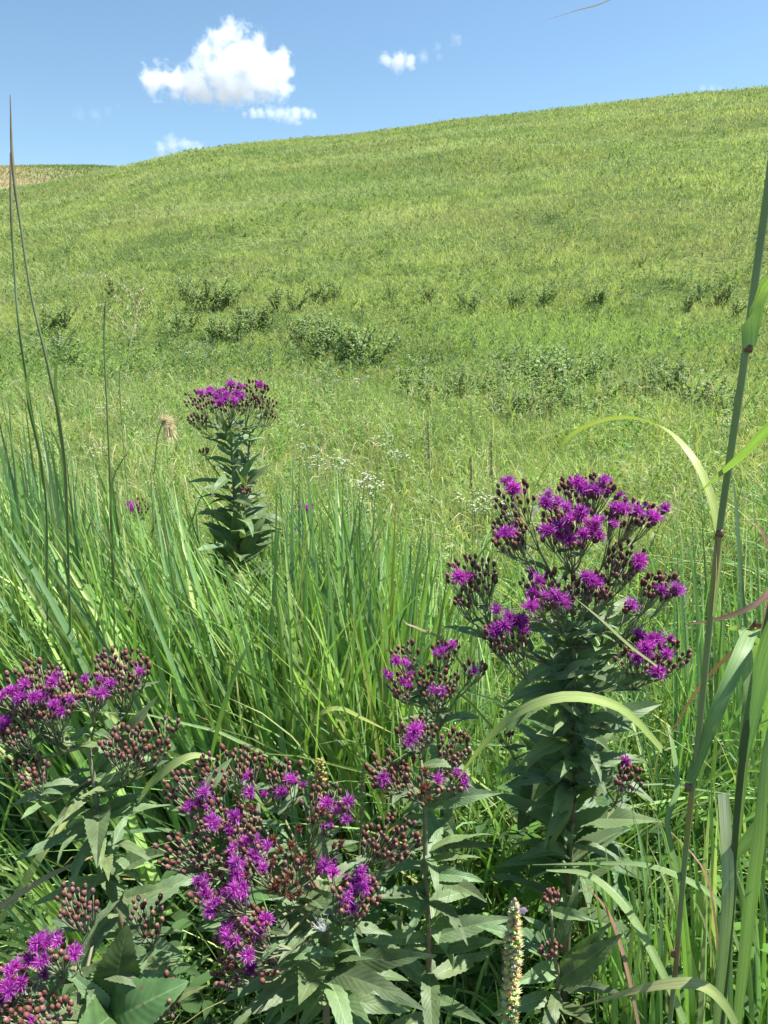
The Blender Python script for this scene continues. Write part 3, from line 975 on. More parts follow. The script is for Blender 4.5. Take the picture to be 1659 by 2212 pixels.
        for g, c in zip(gp, cen):
            if not g:
                continue
            sub = hubp.lerp(c, .62) + Vector((0, 0, -.012))
            m_ = hubp.lerp(sub, .5) + (sub - hubp).cross(Vector((0, 1, 0))) * random.uniform(-.15, .15)
            s.mb.tube(catmull([hubp, m_, sub], 5), [.0019 * scale, .0017 * scale, .0016 * scale, .0014 * scale, .0012 * scale], 5, STEMC)
            if random.random() < .6 and leaves:
                aa = random.uniform(0, 6.28)
                s.leaf(sub, sub + Vector((math.cos(aa), math.sin(aa), .3)) * random.uniform(.02, .045))
            for i in g:
                h = hs[i]; k = heads[i][1]
                dv = (h - sub).normalized() * .7 + Vector((0, -.12, .75)); dv.normalize()
                if k == 'f':
                    dv = (dv + Vector((random.gauss(0, .35), random.gauss(0, .25), 0)) + Vector((0, -.55, .05))).normalized()
                sc = scale * s.hs * random.uniform(.86, 1.14)
                b0 = h - dv * .005
                s.mb.tube(catmull([sub, sub.lerp(b0, .55) + Vector((0, 0, -.004)), b0 + dv * .001], 5), [.0011 * scale, .001 * scale, .0009 * scale, .0009 * scale, .0012 * scale], 5, STEMC)
                s.head(b0, dv, k, sc * ((1.08 if s.hs > 1.3 else .84) if k == 'f' else random.uniform(.72, 1.02)))
    def done(s):
        me = s.mb.mesh("stem", M_STEM)
        me.transform(Matrix.Translation(-s.base))
        obj("stem", me, s.root)
        for lst, nm, mt in ((s.over, "flower_buds", M_BUD), (s.over_leaf, "foliage", M_LEAF)):
            if not lst:
                continue
            bm = bmesh.new()
            for m_, M in lst:
                t = m_.copy(); t.transform(M); bm.from_mesh(t); bpy.data.meshes.remove(t)
            me = bpy.data.meshes.new(nm); bm.to_mesh(me); bm.free(); me.materials.append(mt)
            obj(nm, me, s.root, kind="stuff")

def main_stem(s, pts, r0, r1):
    q = catmull(pts, 24)
    s.mb.tube(q, [r0 + (r1 - r0) * i / 23 for i in range(24)], 8, STEMC, STEMB)
    return q

def grounded(p):
    return Vector((p[0], p[1], gz(p[0], p[1])))

C3 = lambda L: [(x * .5, 691.2 + y * .5) for x, y in L]
C4 = lambda L: [(829.4 + x * .5, 691.2 + y * .5) for x, y in L]
C5 = lambda L: [(x * .3906, 1347.8 + y * .3906) for x, y in L]
C6 = lambda L: [(345.6 + x * .35414, 1555.2 + y * .35414) for x, y in L]
C7 = lambda L: [(777.6 + x * .41405, 1296 + y * .41405) for x, y in L]
C8 = lambda L: [(1209.6 + x * .4141, 1296 + y * .4141) for x, y in L]

def plant_A():
    d = 2.6
    base = grounded(P(512, 1400, 2.62))
    s = Ironweed("tall leafy purple ironweed standing alone behind the tall grass at left", base, 1.45)
    pts = [P(495, 900, d), P(503, 1020, d), P(508, 1150, d + .01), P(512, 1300, d + .01), base]
    q = main_stem(s, pts, .0035, .0075)
    up = (0, 0, 1)
    s.cluster(q[0], up, 440, 862, 46, 24, d, 26, C3([(870, 320)]), dd=.10, hub=(470, 930), leaves=2)
    s.cluster(q[0], up, 502, 862, 48, 28, d - .03, 26, C3([(915, 325), (1000, 290), (1040, 295), (985, 330), (1010, 350), (950, 370), (975, 315), (1050, 345), (935, 345), (1020, 325), (960, 350)]), dd=.12, hub=(495, 925), leaves=2)
    s.cluster(q[0], up, 552, 840, 28, 18, d + .03, 16, C3([(1105, 290)]), dd=.06, hub=(530, 925), leaves=2)
    s.cluster(q[1], up, 575, 872, 24, 14, d, 14, [], dd=.06, hub=(545, 935), leaves=2)
    s.cluster(q[1], up, 582, 900, 14, 10, d, 6, [], dd=.04, hub=(555, 945), leaves=1)
    s.cluster(q[2], up, 425, 906, 24, 12, d, 13, [], dd=.06, hub=(460, 950), leaves=2)
    s.cluster(q[8], up, 440, 974, 10, 6, d - .02, 5, [], dd=.03, leaves=1)
    s.cluster(q[11], up, 531, 1060, 15, 8, d - .05, 9, [], dd=.04, leaves=1)
    s.stem_leaves([P(495, 905, d), P(503, 1020, d), P(508, 1150, d), P(512, 1330, d)], .11, .20, .03, 1.0, .0095, cone=1.1)
    p2 = [P(540, 935, d + .02), P(532, 1040, d + .03), P(524, 1180, d + .02), P(516, 1330, d + .01), base]
    main_stem(s, p2, .003, .006)
    s.stem_leaves(p2[:4], .09, .18, .05, 1.0, .015, cone=1.0)
    s.done()

def plant_B():
    d = 1.45
    base = grounded(P(1225, 2150, 1.56))
    s = Ironweed("largest ironweed with many purple heads, right of centre beside the tall stalk", base, 1.35)
    pts = [P(1238, 1330, d), P(1240, 1480, d), P(1237, 1620, d + .02), P(1232, 1800, d + .04), P(1226, 2000, d + .08), base]
    q = main_stem(s, pts, .0038, .0078)
    up = (0, 0, 1)
    s.cluster(q[0], up, 1110, 1075, 45, 42, d + .03, 15, C4([(545, 740), (530, 715)]), hub=(1165, 1190))
    s.cluster(q[0], up, 1265, 1055, 62, 26, d + .05, 24, C4([(835, 725), (895, 745), (960, 760), (955, 700), (850, 740)]), hub=(1245, 1190), leaves=1)
    s.cluster(q[0], up, 1225, 1135, 66, 58, d - .02, 34, C4([(715, 765), (740, 800), (785, 820), (820, 855), (920, 890), (725, 910), (790, 940), (870, 940), (690, 800), (840, 870), (770, 890), (900, 920), (930, 870), (800, 870), (750, 935)]), hub=(1235, 1240), leaves=1)
    s.cluster(q[0], up, 1365, 1112, 58, 32, d, 20, C4([(1000, 840), (1080, 840), (1165, 880), (975, 860), (1030, 835), (1150, 865)]), hub=(1300, 1225), leaves=1)
    s.cluster(q[1], up, 1098, 1150, 40, 38, d, 22, C4([(545, 940), (520, 935)]), hub=(1160, 1240))
    s.cluster(q[1], up, 1350, 1210, 44, 44, d - .02, 22, C4([(1090, 1050), (1085, 1070)]), hub=(1300, 1310))
    s.cluster(q[2], up, 1185, 1275, 68, 40, d - .05, 24, C4([(660, 1130), (670, 1190), (755, 1205), (640, 1250), (735, 1190), (690, 1200), (770, 1225), (640, 1200)]), hub=(1215, 1370))
    s.cluster(q[2], up, 1285, 1268, 40, 36, d - .04, 20, C4([(890, 1140), (865, 1120), (910, 1150)]), hub=(1255, 1370), leaves=1)
    s.cluster(q[3], up, 1425, 1268, 44, 30, d - .02, 20, C4([(1190, 1180), (1255, 1185), (1245, 1170)]), hub=(1340, 1390))
    s.cluster(q[4], up, 1020, 1240, 56, 42, d + .02, 30, C4([(330, 1120), (345, 1130)]), hub=(1060, 1360), leaves=5)
    s.cluster(q[4], up, 1000, 1300, 18, 16, d, 7, [], hub=(1050, 1380), leaves=1)
    s.cluster(q[4], up, 1095, 1370, 50, 44, d - .06, 24, C4([(540, 1300), (590, 1320), (500, 1350), (560, 1310), (600, 1350), (480, 1370), (520, 1330), (480, 1260)]), hub=(1140, 1470), leaves=3)
    s.cluster(q[2], up, 1352, 1315, 10, 8, d - .05, 2, C4([(1055, 1245)]), hub=(1320, 1400), leaves=1)
    s.cluster(q[5], up, 1410, 1415, 84, 40, d - .05, 34, C8([(400, 205), (490, 220), (575, 210), (440, 245), (435, 300), (545, 300), (490, 390)]), hub=(1370, 1490), leaves=4)
    s.cluster(q[9], up, 1358, 1682, 28, 34, d - .08, 15, C8([(330, 855)]), hub=(1330, 1735), leaves=3)
    s.cluster(q[8], up, 1090, 1590, 18, 18, d + .05, 5, [], hub=(1110, 1640), leaves=2)
    for x0, y0, x1, y1 in [(1240, 1420, 1090, 1500), (1240, 1400, 1420, 1330), (1240, 1430, 1345, 1500), (1238, 1480, 1100, 1560), (1240, 1540, 1300, 1660), (1240, 1370, 1150, 1330), (1238, 1350, 1330, 1310),
                           (1240, 1560, 1130, 1660), (1240, 1500, 1430, 1480), (1240, 1460, 1180, 1560), (1236, 1600, 1340, 1560), (1236, 1640, 1150, 1740), (1236, 1700, 1200, 1850), (1236, 1680, 1380, 1720)]:
        s.leaf(P(x0, y0, d), P(x1, y1, d - random.uniform(-.03, .09)))
    for sd in ([P(1190, 1340, d), P(1205, 1450, d), P(1228, 1600, d + .01), P(1235, 1760, d + .03)], [P(1310, 1330, d), P(1290, 1440, d), P(1255, 1600, d + .01), P(1236, 1780, d + .03)]):
        main_stem(s, sd, .0026, .004)
        s.stem_leaves(sd, .08, .15, .0, .95, .014, cone=1.0)
    s.stem_leaves(pts[:5], .09, .16, .02, .95, .013)
    s.done()

def plant_C():
    d = 1.3
    base = grounded(P(925, 2150, 1.42))
    s = Ironweed("slender straight stemmed ironweed between the front and the largest ironweed", base, 1.25)
    pts = [P(912, 1660, d), P(917, 1740, d), P(919, 1850, d + .01), P(922, 1950, d + .03), P(927, 2060, d + .06), base]
    q = main_stem(s, pts, .0034, .006)
    up = (0, 0, 1)
    s.cluster(q[0], up, 900, 1585, 44, 32, d + .02, 18, C7([(290, 690), (270, 700), (305, 680)]), hub=(910, 1640), leaves=1)
    s.cluster(q[1], up, 980, 1615, 36, 40, d + .03, 20, [], hub=(945, 1690), leaves=1)
    s.cluster(q[2], up, 838, 1670, 46, 44, d - .02, 26, C7([(135, 930), (125, 945)]), hub=(895, 1730), leaves=2)
    s.cluster(q[2], up, 970, 1690, 40, 28, d - .02, 8, C7([(405, 945), (505, 910), (530, 960), (515, 935)]), hub=(930, 1740), leaves=1)
    s.cluster(q[2], up, 915, 1705, 34, 36, d - .04, 5, [], hub=(917, 1750), leaves=1, spent=C7([(340, 910), (350, 985), (330, 1000), (360, 1040), (250, 940), (310, 1030), (230, 870), (280, 840)]))
    for x0, y0, x1, y1 in [(918, 1740, 1070, 1725), (918, 1760, 840, 1790), (919, 1830, 830, 1850), (919, 1840, 1055, 1790), (920, 1860, 1030, 1850), (920, 1850, 960, 1900), (922, 1900, 1045, 1930), (922, 1905, 850, 1980), (924, 1930, 880, 2030),
                           (925, 2000, 1015, 2110), (925, 1960, 820, 1935), (924, 1945, 1010, 1990), (926, 2030, 1100, 1990), (926, 2040, 830, 2080)]:
        s.leaf(P(x0, y0, d + (y0 - 1750) * .0002), P(x1, y1, d - random.uniform(-.05, .10)))
    s.stem_leaves([P(919, 1850, d), P(922, 1950, d + .03), P(927, 2060, d + .06), P(930, 2200, d + .1)], .10, .15, .0, 1, .022)
    s.done()
    # the loose group of heads behind it belongs to a stem of its own
    d = 1.42
    base = grounded(P(975, 2150, 1.62))
    s = Ironweed("smaller dark budded ironweed left of the largest one, behind the slender stem", base, 1.25)
    pts = [P(945, 1560, d), P(950, 1680, d + .03), P(960, 1850, d + .09), P(970, 2000, d + .15), base]
    q = main_stem(s, pts, .003, .005)
    s.cluster(q[0], up, 875, 1415, 30, 30, d, 11, C7([(240, 335)]), hub=(915, 1500), leaves=2)
    s.cluster(q[0], up, 865, 1480, 28, 30, d - .02, 16, C7([(230, 430), (250, 455), (160, 400)]), hub=(920, 1530), leaves=1)
    s.cluster(q[0], up, 960, 1405, 34, 24, d, 9, C7([(460, 250), (440, 265), (480, 240), (425, 275)]), hub=(950, 1480), leaves=2)
    s.cluster(q[0], up, 945, 1475, 46, 40, d - .02, 26, C7([(400, 490), (380, 475)]), hub=(945, 1540), leaves=2)
    s.cluster(q[1], up, 1022, 1445, 28, 22, d, 9, C7([(600, 370)]), hub=(985, 1510), leaves=2)
    s.stem_leaves(pts[:3], .08, .13, .05, 1, .028)
    s.done()

def plant_D():
    d = 1.1
    base = grounded(P(700, 2160, 1.30))
    s = Ironweed("bushy front ironweed with many purple and faded brown heads, leaning toward the viewer", base, 1.15)
    pts = [P(690, 1930, d + .03), P(705, 2010, d + .04), P(715, 2080, d + .06), P(705, 2150, d + .09), base]
    q = main_stem(s, pts, .004, .0065)
    up = (0, 0, 1)
    s.cluster(q[0], up, 500, 1645, 74, 36, d + .08, 28, [], hub=(530, 1745), leaves=3)
    s.cluster(q[0], up, 420, 1705, 70, 50, d + .05, 26, C6([(275, 445), (260, 460)]), hub=(520, 1800), leaves=3)
    s.cluster(q[0], up, 615, 1680, 46, 40, d + .06, 18, C6([(555, 370), (550, 440), (640, 455), (740, 445), (795, 375), (870, 400)]), hub=(615, 1770), leaves=2)
    s.cluster(q[0], up, 455, 1765, 44, 34, d + .01, 10, C6([(190, 535), (280, 540), (315, 620), (255, 520), (300, 500), (330, 640)]), hub=(520, 1830), leaves=1)
    s.cluster(q[0], up, 520, 1780, 46, 44, d, 16, C6([(465, 600), (435, 660), (480, 620), (430, 690)]), hub=(570, 1860), leaves=1, spent=C6([(470, 500), (500, 560), (560, 560)]))
    s.cluster(q[0], up, 700, 1745, 52, 56, d + .04, 14, C6([(1025, 510), (990, 650), (1140, 500), (1135, 615), (1080, 560)]), hub=(665, 1850), leaves=2, spent=C6([(990, 570), (850, 680), (700, 740), (740, 800), (800, 780), (690, 760)]))
    s.cluster(q[0], up, 845, 1810, 62, 52, d + .04, 34, [], hub=(760, 1900), leaves=4)
    s.cluster(q[0], up, 400, 1840, 66, 44, d - .02, 26, [], hub=(520, 1880), leaves=3)
    s.cluster(q[0], up, 528, 1855, 60, 44, d - .04, 16, C6([(560, 740), (595, 740), (460, 790), (470, 880), (600, 850), (635, 910), (470, 940), (500, 890), (440, 860), (580, 830), (520, 760), (640, 900)]), hub=(600, 1930), leaves=1, spent=C6([(530, 960), (680, 880)]))
    s.cluster(q[0], up, 620, 1880, 50, 34, d - .02, 12, [], hub=(640, 1935), leaves=1, spent=C6([(940, 830), (1060, 770), (1100, 770), (800, 960), (830, 1000), (910, 920), (870, 860), (960, 930), (990, 880), (760, 1060), (850, 1060), (800, 1090), (720, 1020), (770, 1000), (700, 1040)]))
    s.cluster(q[0], up, 770, 1935, 52, 48, d - .05, 24, C6([(1045, 890), (1050, 945), (1150, 960), (1230, 980), (1260, 1010), (1200, 1060), (1130, 1080), (1170, 1150), (1030, 870), (1180, 1010), (1140, 1120), (1240, 1030), (1040, 920), (1200, 980)]), hub=(730, 2000), leaves=2)
    s.cluster(q[1], up, 470, 1930, 60, 44, d - .07, 10, C6([(265, 1010), (300, 1075), (345, 1130), (490, 1050), (530, 1060), (410, 1060), (290, 1040), (240, 990), (330, 1170), (520, 1030), (500, 1080), (380, 1110), (280, 970)]), hub=(590, 1985), leaves=1)
    s.cluster(q[1], up, 540, 1985, 44, 30, d - .08, 16, [], hub=(620, 2020), leaves=1)
    s.cluster(q[2], up, 520, 2030, 56, 44, d - .09, 16, C6([(430, 1290), (450, 1360), (530, 1240), (620, 1260), (540, 1430), (640, 1230), (410, 1300), (480, 1340), (600, 1290)]), hub=(640, 2055), leaves=2)
    s.cluster(q[3], up, 490, 2105, 34, 34, d - .09, 14, [], hub=(600, 2090), leaves=2)
    s.cluster(q[3], up, 575, 2095, 26, 26, d - .07, 7, C6([(560, 1530)]), hub=(640, 2080), leaves=1)
    for x0, y0, x1, y1, dd in [(700, 2100, 870, 2160, -.10), (720, 2085, 932, 2095, -.05), (705, 2110, 762, 2215, -.12), (700, 2060, 765, 2060, -.03), (700, 2005, 830, 2005, -.02), (690, 2130, 600, 2240, -.1), (690, 2110, 560, 2150, -.12),
                               (700, 2150, 880, 2215, -.03), (715, 2140, 800, 2230, -.08), (640, 2050, 560, 2040, -.02), (700, 2080, 650, 2180, -.14), (690, 2020, 610, 2060, -.08), (650, 1950, 560, 2000, -.05), (520, 2000, 420, 2010, .0),
                               (620, 1900, 640, 1820, .0), (560, 1830, 470, 1870, .02), (520, 1800, 380, 1810, .03), (500, 1880, 370, 1890, .0), (600, 1760, 650, 1700, .05), (480, 1750, 370, 1760, .04), (720, 1950, 820, 1930, .0), (700, 1900, 690, 1800, .0),
                               (440, 1720, 500, 1640, .05), (740, 1960, 850, 1880, .02), (600, 2060, 470, 2050, -.02), (600, 2110, 480, 2170, .0), (640, 2120, 560, 2230, -.05), (560, 2000, 400, 1960, .03)]:
        s.leaf(P(x0, y0, d + .03), P(x1, y1, d + dd), up=Vector((random.gauss(.15, .15), random.gauss(-.6, .15), 1)))
    s.stem_leaves(pts[:4], .09, .13, .0, 1, .016)
    s.done()

def plant_E():
    d = 1.25
    base = grounded(P(290, 2150, 1.4))
    s = Ironweed("left edge ironweed with pinkish brown buds and long drooping leaves", base, 1.2)
    pts = [P(190, 1610, d), P(205, 1700, d), P(215, 1800, d + .01), P(235, 1900, d + .03), P(270, 2020, d + .06), P(290, 2100, d + .1), base]
    q = main_stem(s, pts, .0038, .0075)
    up = (0, 0, 1)
    s.cluster(q[0], up, 85, 1495, 90, 66, d, 62, C5([(325, 310), (240, 390), (155, 350), (60, 390), (20, 410), (300, 460), (110, 430), (345, 490), (300, 330), (310, 480), (250, 405), (85, 380), (140, 345)]), hub=(130, 1615), leaves=3)
    s.cluster(q[0], up, 20, 1575, 50, 36, d - .02, 18, C5([(30, 540), (15, 580), (50, 560), (10, 555)]), hub=(90, 1640), leaves=2)
    s.cluster(q[0], up, 205, 1490, 32, 32, d + .02, 10, C5([(480, 320), (545, 395), (520, 385), (395, 430), (570, 390)]), hub=(205, 1570), leaves=1)
    s.cluster(q[1], up, 262, 1445, 62, 48, d + .05, 42, C5([(770, 270), (610, 350)]), hub=(275, 1540), leaves=2)
    s.cluster(q[4], up, 290, 1610, 78, 40, d - .02, 34, [], hub=(265, 1700), leaves=4)
    s.cluster(q[4], up, 365, 1568, 24, 20, d, 5, [], hub=(330, 1640), leaves=2)
    s.cluster(q[3], up, 60, 1665, 48, 40, d - .04, 17, [], hub=(120, 1730), leaves=2)
    for x0, y0, x1, y1, dd in [(215, 1790, 30, 1860, -.05), (210, 1770, 110, 1810, -.08), (215, 1790, 120, 1950, -.08), (215, 1780, 215, 1860, -.1), (220, 1760, 300, 1720, .0), (215, 1700, 100, 1690, -.02), (210, 1690, 340, 1520, .02), (205, 1700, 150, 1770, -.08),
                               (215, 1740, 210, 1850, -.12), (225, 1850, 310, 1900, -.02), (230, 1880, 130, 2000, -.06), (235, 1890, 260, 1990, -.08), (200, 1690, 10, 1750, .0), (205, 1680, 105, 1800, -.05), (215, 1720, 330, 1680, .0), (225, 1840, 320, 1790, -.05),
                               (250, 1950, 370, 1930, .0), (240, 1900, 345, 1830, -.03), (255, 1980, 180, 2080, -.05), (265, 2010, 350, 2060, -.08), (270, 2030, 400, 2020, -.02), (280, 2060, 200, 2150, -.04), (285, 2080, 390, 2140, -.06), (205, 1660, 270, 1590, .0)]:
        s.leaf(P(x0, y0, d + .02), P(x1, y1, d + dd))
    s.stem_leaves(pts[:6], .09, .16, .03, .97, .023)
    s.done()

def plant_F():
    d = .97
    base = grounded(P(215, 2200, 1.18))
    s = Ironweed("nearest ironweed cut by the bottom left corner, with rounded toothed leaves", base, 1.1)
    pts = [P(160, 2090, d + .01), P(240, 2190, d + .03), P(250, 2300, d + .06), base]
    q = main_stem(s, pts, .0035, .0055)
    up = (0, 0, 1)
    s.cluster(q[2], up, 165, 1950, 46, 52, d + .03, 20, [], hub=(200, 2040), leaves=1)
    s.cluster(q[0], up, 110, 2055, 60, 34, d, 10, C5([(220, 1770), (320, 1735), (230, 1870), (215, 1800), (330, 1760), (250, 1850), (200, 1780), (250, 1740)]), hub=(150, 2120), leaves=1)
    s.cluster(q[0], up, 160, 2065, 8, 8, d, 0, C5([(415, 1835), (420, 1820)]), hub=(185, 2120), leaves=0)
    s.cluster(q[0], up, 30, 2120, 36, 40, d - .02, 12, C5([(75, 1920), (60, 1990), (60, 1960), (90, 1900), (40, 2010)]), hub=(100, 2160), leaves=1)
    s.cluster(q[1], up, 70, 2180, 90, 36, d - .04, 28, C5([(10, 2080), (190, 2190), (250, 1950)]), hub=(170, 2210), leaves=2)
    s.cluster(q[3], up, 320, 1975, 46, 46, d + .10, 14, [], hub=(330, 2060), leaves=2)
    s.cluster(q[3], up, 365, 2150, 24, 50, d + .02, 9, [], hub=(340, 2210), leaves=1)
    B = BROAD[0]
    for x0, y0, x1, y1, dd, me in [(245, 2165, 268, 2040, -.02, BROAD[0]), (240, 2180, 150, 2125, -.03, None), (230, 2210, 330, 2190, -.06, BROAD[2]), (250, 2190, 300, 2110, .0, None), (245, 2190, 190, 2260, -.08, BROAD[1]), (240, 2180, 130, 2215, -.06, None),
                                   (235, 2080, 300, 2080, .03, None), (250, 2200, 420, 2170, -.02, None), (190, 2120, 120, 2110, -.03, None)]:
        s.leaf(P(x0, y0, d + .02), P(x1, y1, d + dd), up=Vector((.25, -.9, 1)), me=me)
    s.stem_leaves(pts[:3], .06, .1, .0, 1, .02)
    s.done()

def small_ironweeds():
    up = (0, 0, 1)
    for lab, cx, cy, rx, ry, d, nb, fl, hgt in [
        ("small dark ironweed top half hidden in the grass left of the tall lone plant", 300, 1095, 24, 20, 2.9, 16, [(282, 1092), (288, 1100)], 200),
        ("small one headed purple ironweed top in the grass right of the tall lone plant", 655, 1098, 22, 14, 3.0, 8, [(652, 1098), (668, 1100)], 150),
        ("lone small ironweed bud cluster showing between grass blades near the middle", 622, 1142, 10, 12, 3.0, 5, [(645, 1147)], 120)]:
        base = grounded(P(cx, cy + hgt, d))
        s = Ironweed(lab, base, 1.4)
        pts = [P(cx, cy + ry * 1.6, d), P(cx + 3, cy + hgt * .6, d), base]
        q = main_stem(s, pts, .003, .005)
        s.cluster(q[0], up, cx, cy, rx, ry, d, nb, fl, leaves=2)
        s.stem_leaves(pts, .06, .13, .05, .9, .03)
        s.done()
    # grey unopened one at the front right
    d = 1.25
    base = grounded(P(1200, 2200, 1.4))
    s = Ironweed("young ironweed with tight grey buds and long leaves, right of the pale spike", base, 1.2)
    pts = [P(1190, 1965, d), P(1197, 2060, d), P(1205, 2150, d + .03), base]
    q = main_stem(s, pts, .0026, .0045)
    s.cluster(q[0], up, 1188, 1935, 20, 18, d, 10, [], hub=(1190, 1968), leaves=2)
    s.cluster(q[10], up, 1190, 2050, 22, 18, d - .02, 8, [], hub=(1195, 2070), leaves=1)
    for x0, y0, x1, y1, dd in [(1205, 2090, 1120, 2140, -.05), (1200, 2060, 1262, 1905, .0), (1205, 2100, 1330, 2010, -.02), (1205, 2120, 1345, 2045, -.05), (1205, 2110, 1300, 2080, -.03), (1205, 2140, 1190, 2260, -.1), (1205, 2130, 1320, 2140, -.06),
                               (1205, 2060, 1035, 2010, .03), (1200, 2080, 1170, 2000, .02), (1205, 2150, 1080, 2200, -.04), (1205, 2170, 1290, 2240, -.1), (1200, 2040, 1150, 1985, .0)]:
        s.leaf(P(x0, y0, d + .02), P(x1, y1, d + dd), up=Vector((.2, -.6, 1)))
    s.done()

plant_A(); plant_B(); plant_C(); plant_D(); plant_E(); plant_F(); small_ironweeds()

# broad rough leaved plant under the largest ironweed
def broad_plant():
    d = 1.62
    base = grounded(P(1260, 2080, 1.72))
    r = thing("broadleaf_plant", "dark broad leaved plant with toothed leaves below the largest ironweed", "plant", base)
    mb = MB()
    pts = [P(1255, 1560, d), P(1258, 1700, d), P(1262, 1900, d + .05), base]
    q = catmull(pts, 20)
    mb.tube(q, [.004 + .003 * i / 19 for i in range(20)], 7, STEMC, STEMB)
    me = mb.mesh("stem", M_STEM); me.transform(Matrix.Translation(-base)); obj("stem", me, r)
    for i, (x0, y0, x1, y1, dd) in enumerate([(1250, 1600, 1130, 1790, -.08), (1255, 1640, 1350, 1640, -.05), (1255, 1590, 1140, 1600, -.03), (1258, 1720, 1080, 1710, .0), (1260, 1760, 1190, 1900, -.1), (1260, 1750, 1390, 1760, -.05),
                                              (1260, 1830, 1400, 1880, -.08), (1262, 1860, 1330, 1960, -.1), (1255, 1560, 1330, 1600, .0), (1262, 1820, 1150, 1880, -.05), (1262, 1900, 1420, 1960, -.03), (1258, 1690, 1320, 1800, -.1)]):
        p, t = P(x0, y0, d), P(x1, y1, d + dd)
        L = (t - p).length
        M = Matrix.Translation(p - base) @ align(t - p + Vector((0, 0, .2 * L)), (random.gauss(.1, .2), -.35, 1)) @ Matrix.Scale(L * 1.05, 4)
        obj("leaf", BROAD[i % 4], r, M)

broad_plant()

# ------------------------------------------------------------------ hand placed grass
def ribbon(name, pts, w, colA, colB, nh=(0, -.6, .8), fold=.1, prof=None, n=18, mat=None):
    C = np.array([tuple(p) for p in catmull(pts, n)])[None]
    t = np.linspace(0, 1, n)
    pr = wprof(n, .75, 2.4) if prof is None else np.interp(t, np.linspace(0, 1, len(prof)), prof)
    me = blade_mesh(name, C, (w * pr)[None], np.array([nh], float), np.array([colA], float), np.array([colB], float), fold=fold)
    me.materials.append(mat or M_GRASS)
    return me

def blade_thing(label, pts, w, colA, colB=None, nh=(0, -.6, .8), name="single_grass", fold=.1, prof=None, group="single grass blades"):
    base = Vector(pts[0])
    me = ribbon(name, pts, w, colA, colB or colA, nh, fold, prof)
    me.transform(Matrix.Translation(-base))
    o = obj(name, me, label=label, category="grass", group=group)
    o.location = base
    return o

G_LIGHT = (.36, .45, .13); G_MID = (.20, .34, .08); G_DARK = (.12, .20, .06); G_BLUE = (.15, .25, .11); G_YEL = (.36, .48, .08); RUST = (.25, .14, .09); DRY = (.42, .32, .17)

def tall_stalk():
    base = grounded(P(1440, 2300, 1.12))
    r = thing("tall_grass_stalk", "thick tall grass stalk rising out of the frame at the right, with arching leaves", "tall grass", base)
    loc = lambda me: (me.transform(Matrix.Translation(-base)), me)[1]
    path = [base, P(1452, 2160, 1.03), P(1480, 1850, .93), P(1513, 1550, .86), P(1548, 1200, .80), P(1578, 980, .76), P(1605, 800, .73), P(1638, 560, .70), P(1668, 340, .67), P(1700, 60, .64), P(1718, -120, .62)]
    q = catmull(path, 80)
    mb = MB()
    n = len(q)
    cols = []
    mb.tube(q, [.0038 if i > 40 else .0033 + .0005 * i / 40 for i in range(n)], 10, (.22, .29, .11), (.20, .27, .12))
    me = mb.mesh("stem", M_CANE)
    # purplish and yellow-brown sheath sections between the joints
    at = me.attributes["Col"].data
    px, py, dd = project(np.array([tuple(v.co) for v in me.vertices]))
    for i in range(len(py)):
        y = py[i]
        c = None
        if 1330 < y < 1660: c = (.22, .275, .11)
        if 1165 < y < 1340: f = (y - 1165) / 175; c = tuple(a * (1 - f) + b * f for a, b in zip((.40, .25, .14), (.25, .30, .11)))
        if 1700 < y < 1810: f = (y - 1700) / 110; c = tuple(a * (1 - f) + b * f for a, b in zip((.34, .22, .08), (.26, .28, .08)))
        if 2050 < y < 2130: c = (.26, .17, .08)
        if c: at[i].color = (*c, 1)
    obj("stem", loc(me), r)
    for (x, y, d, rad) in [(1555, 1152, .79, .0050), (1487, 1700, .89, .0048), (1617, 752, .72, .0049), (1455, 2060, 1.0, .0045)]:
        mb = MB(); c = P(x, y, d); ax = (P(x + 6, y - 50, d) - c).normalized()
        mb.tube([c - ax * .004, c - ax * .0015, c + ax * .0015, c + ax * .004], [.0037, rad * .9, rad * .9, .0037], 10, (.17, .08, .05))
        obj("stem_joint", loc(mb.mesh("stem_joint", M_CANE)), r)
    # leaves of the stalk
    L = [("leaf", [P(1540, 1330, .815), P(1550, 1200, .80), P(1535, 1085, .80), P(1490, 985, .82), P(1420, 920, .87), P(1330, 904, .94), P(1240, 935, 1.01), P(1185, 1000, 1.06), P(1150, 1065, 1.08)], .0185, G_LIGHT, (.34, .40, .10), (.5, -.5, .7), [.5, .8, 1, 1, .9, .62, .4, .25, .05]),
         ("leaf", [P(1617, 750, .718), P(1622, 690, .70), P(1640, 650, .66), P(1680, 610, .62), P(1760, 600, .60)], .020, (.14, .25, .11), (.30, .44, .10), (-.1, -1, .15), [.6, 1, 1.1, 1, .7]),
         ("leaf", [P(1718, -100, .62), P(1640, -140, .66), P(1500, -100, .72), P(1320, 0, .80), P(1240, 25, .83), P(1170, 47, .86)], .010, (.26, .34, .08), (.32, .20, .12), (.1, -.75, .6), [1, 1, .9, .5, .25, .05]),
         ("leaf", [P(1490, 1690, .885), P(1540, 1560, .86), P(1590, 1440, .87), P(1625, 1365, .92), P(1640, 1400, .98), P(1636, 1480, 1.02)], .018, (.16, .29, .09), (.26, .38, .12), (-.6, -.7, .5), [.6, .9, 1, 1, .8, .5]),
         ("leaf", [P(1470, 1905, .94), P(1440, 1780, .95), P(1462, 1700, .97), P(1450, 1600, 1.0), P(1440, 1560, 1.02)], .010, (.16, .27, .08), (.2, .32, .1), (.4, -.8, .4), [.6, 1, 1, .8, .1])]
    for nm, pts, w, ca, cb, nh, pr in L:
        obj(nm, loc(ribbon(nm, pts, w, ca, cb, nh, .12, pr, 26)), r)

tall_stalk()

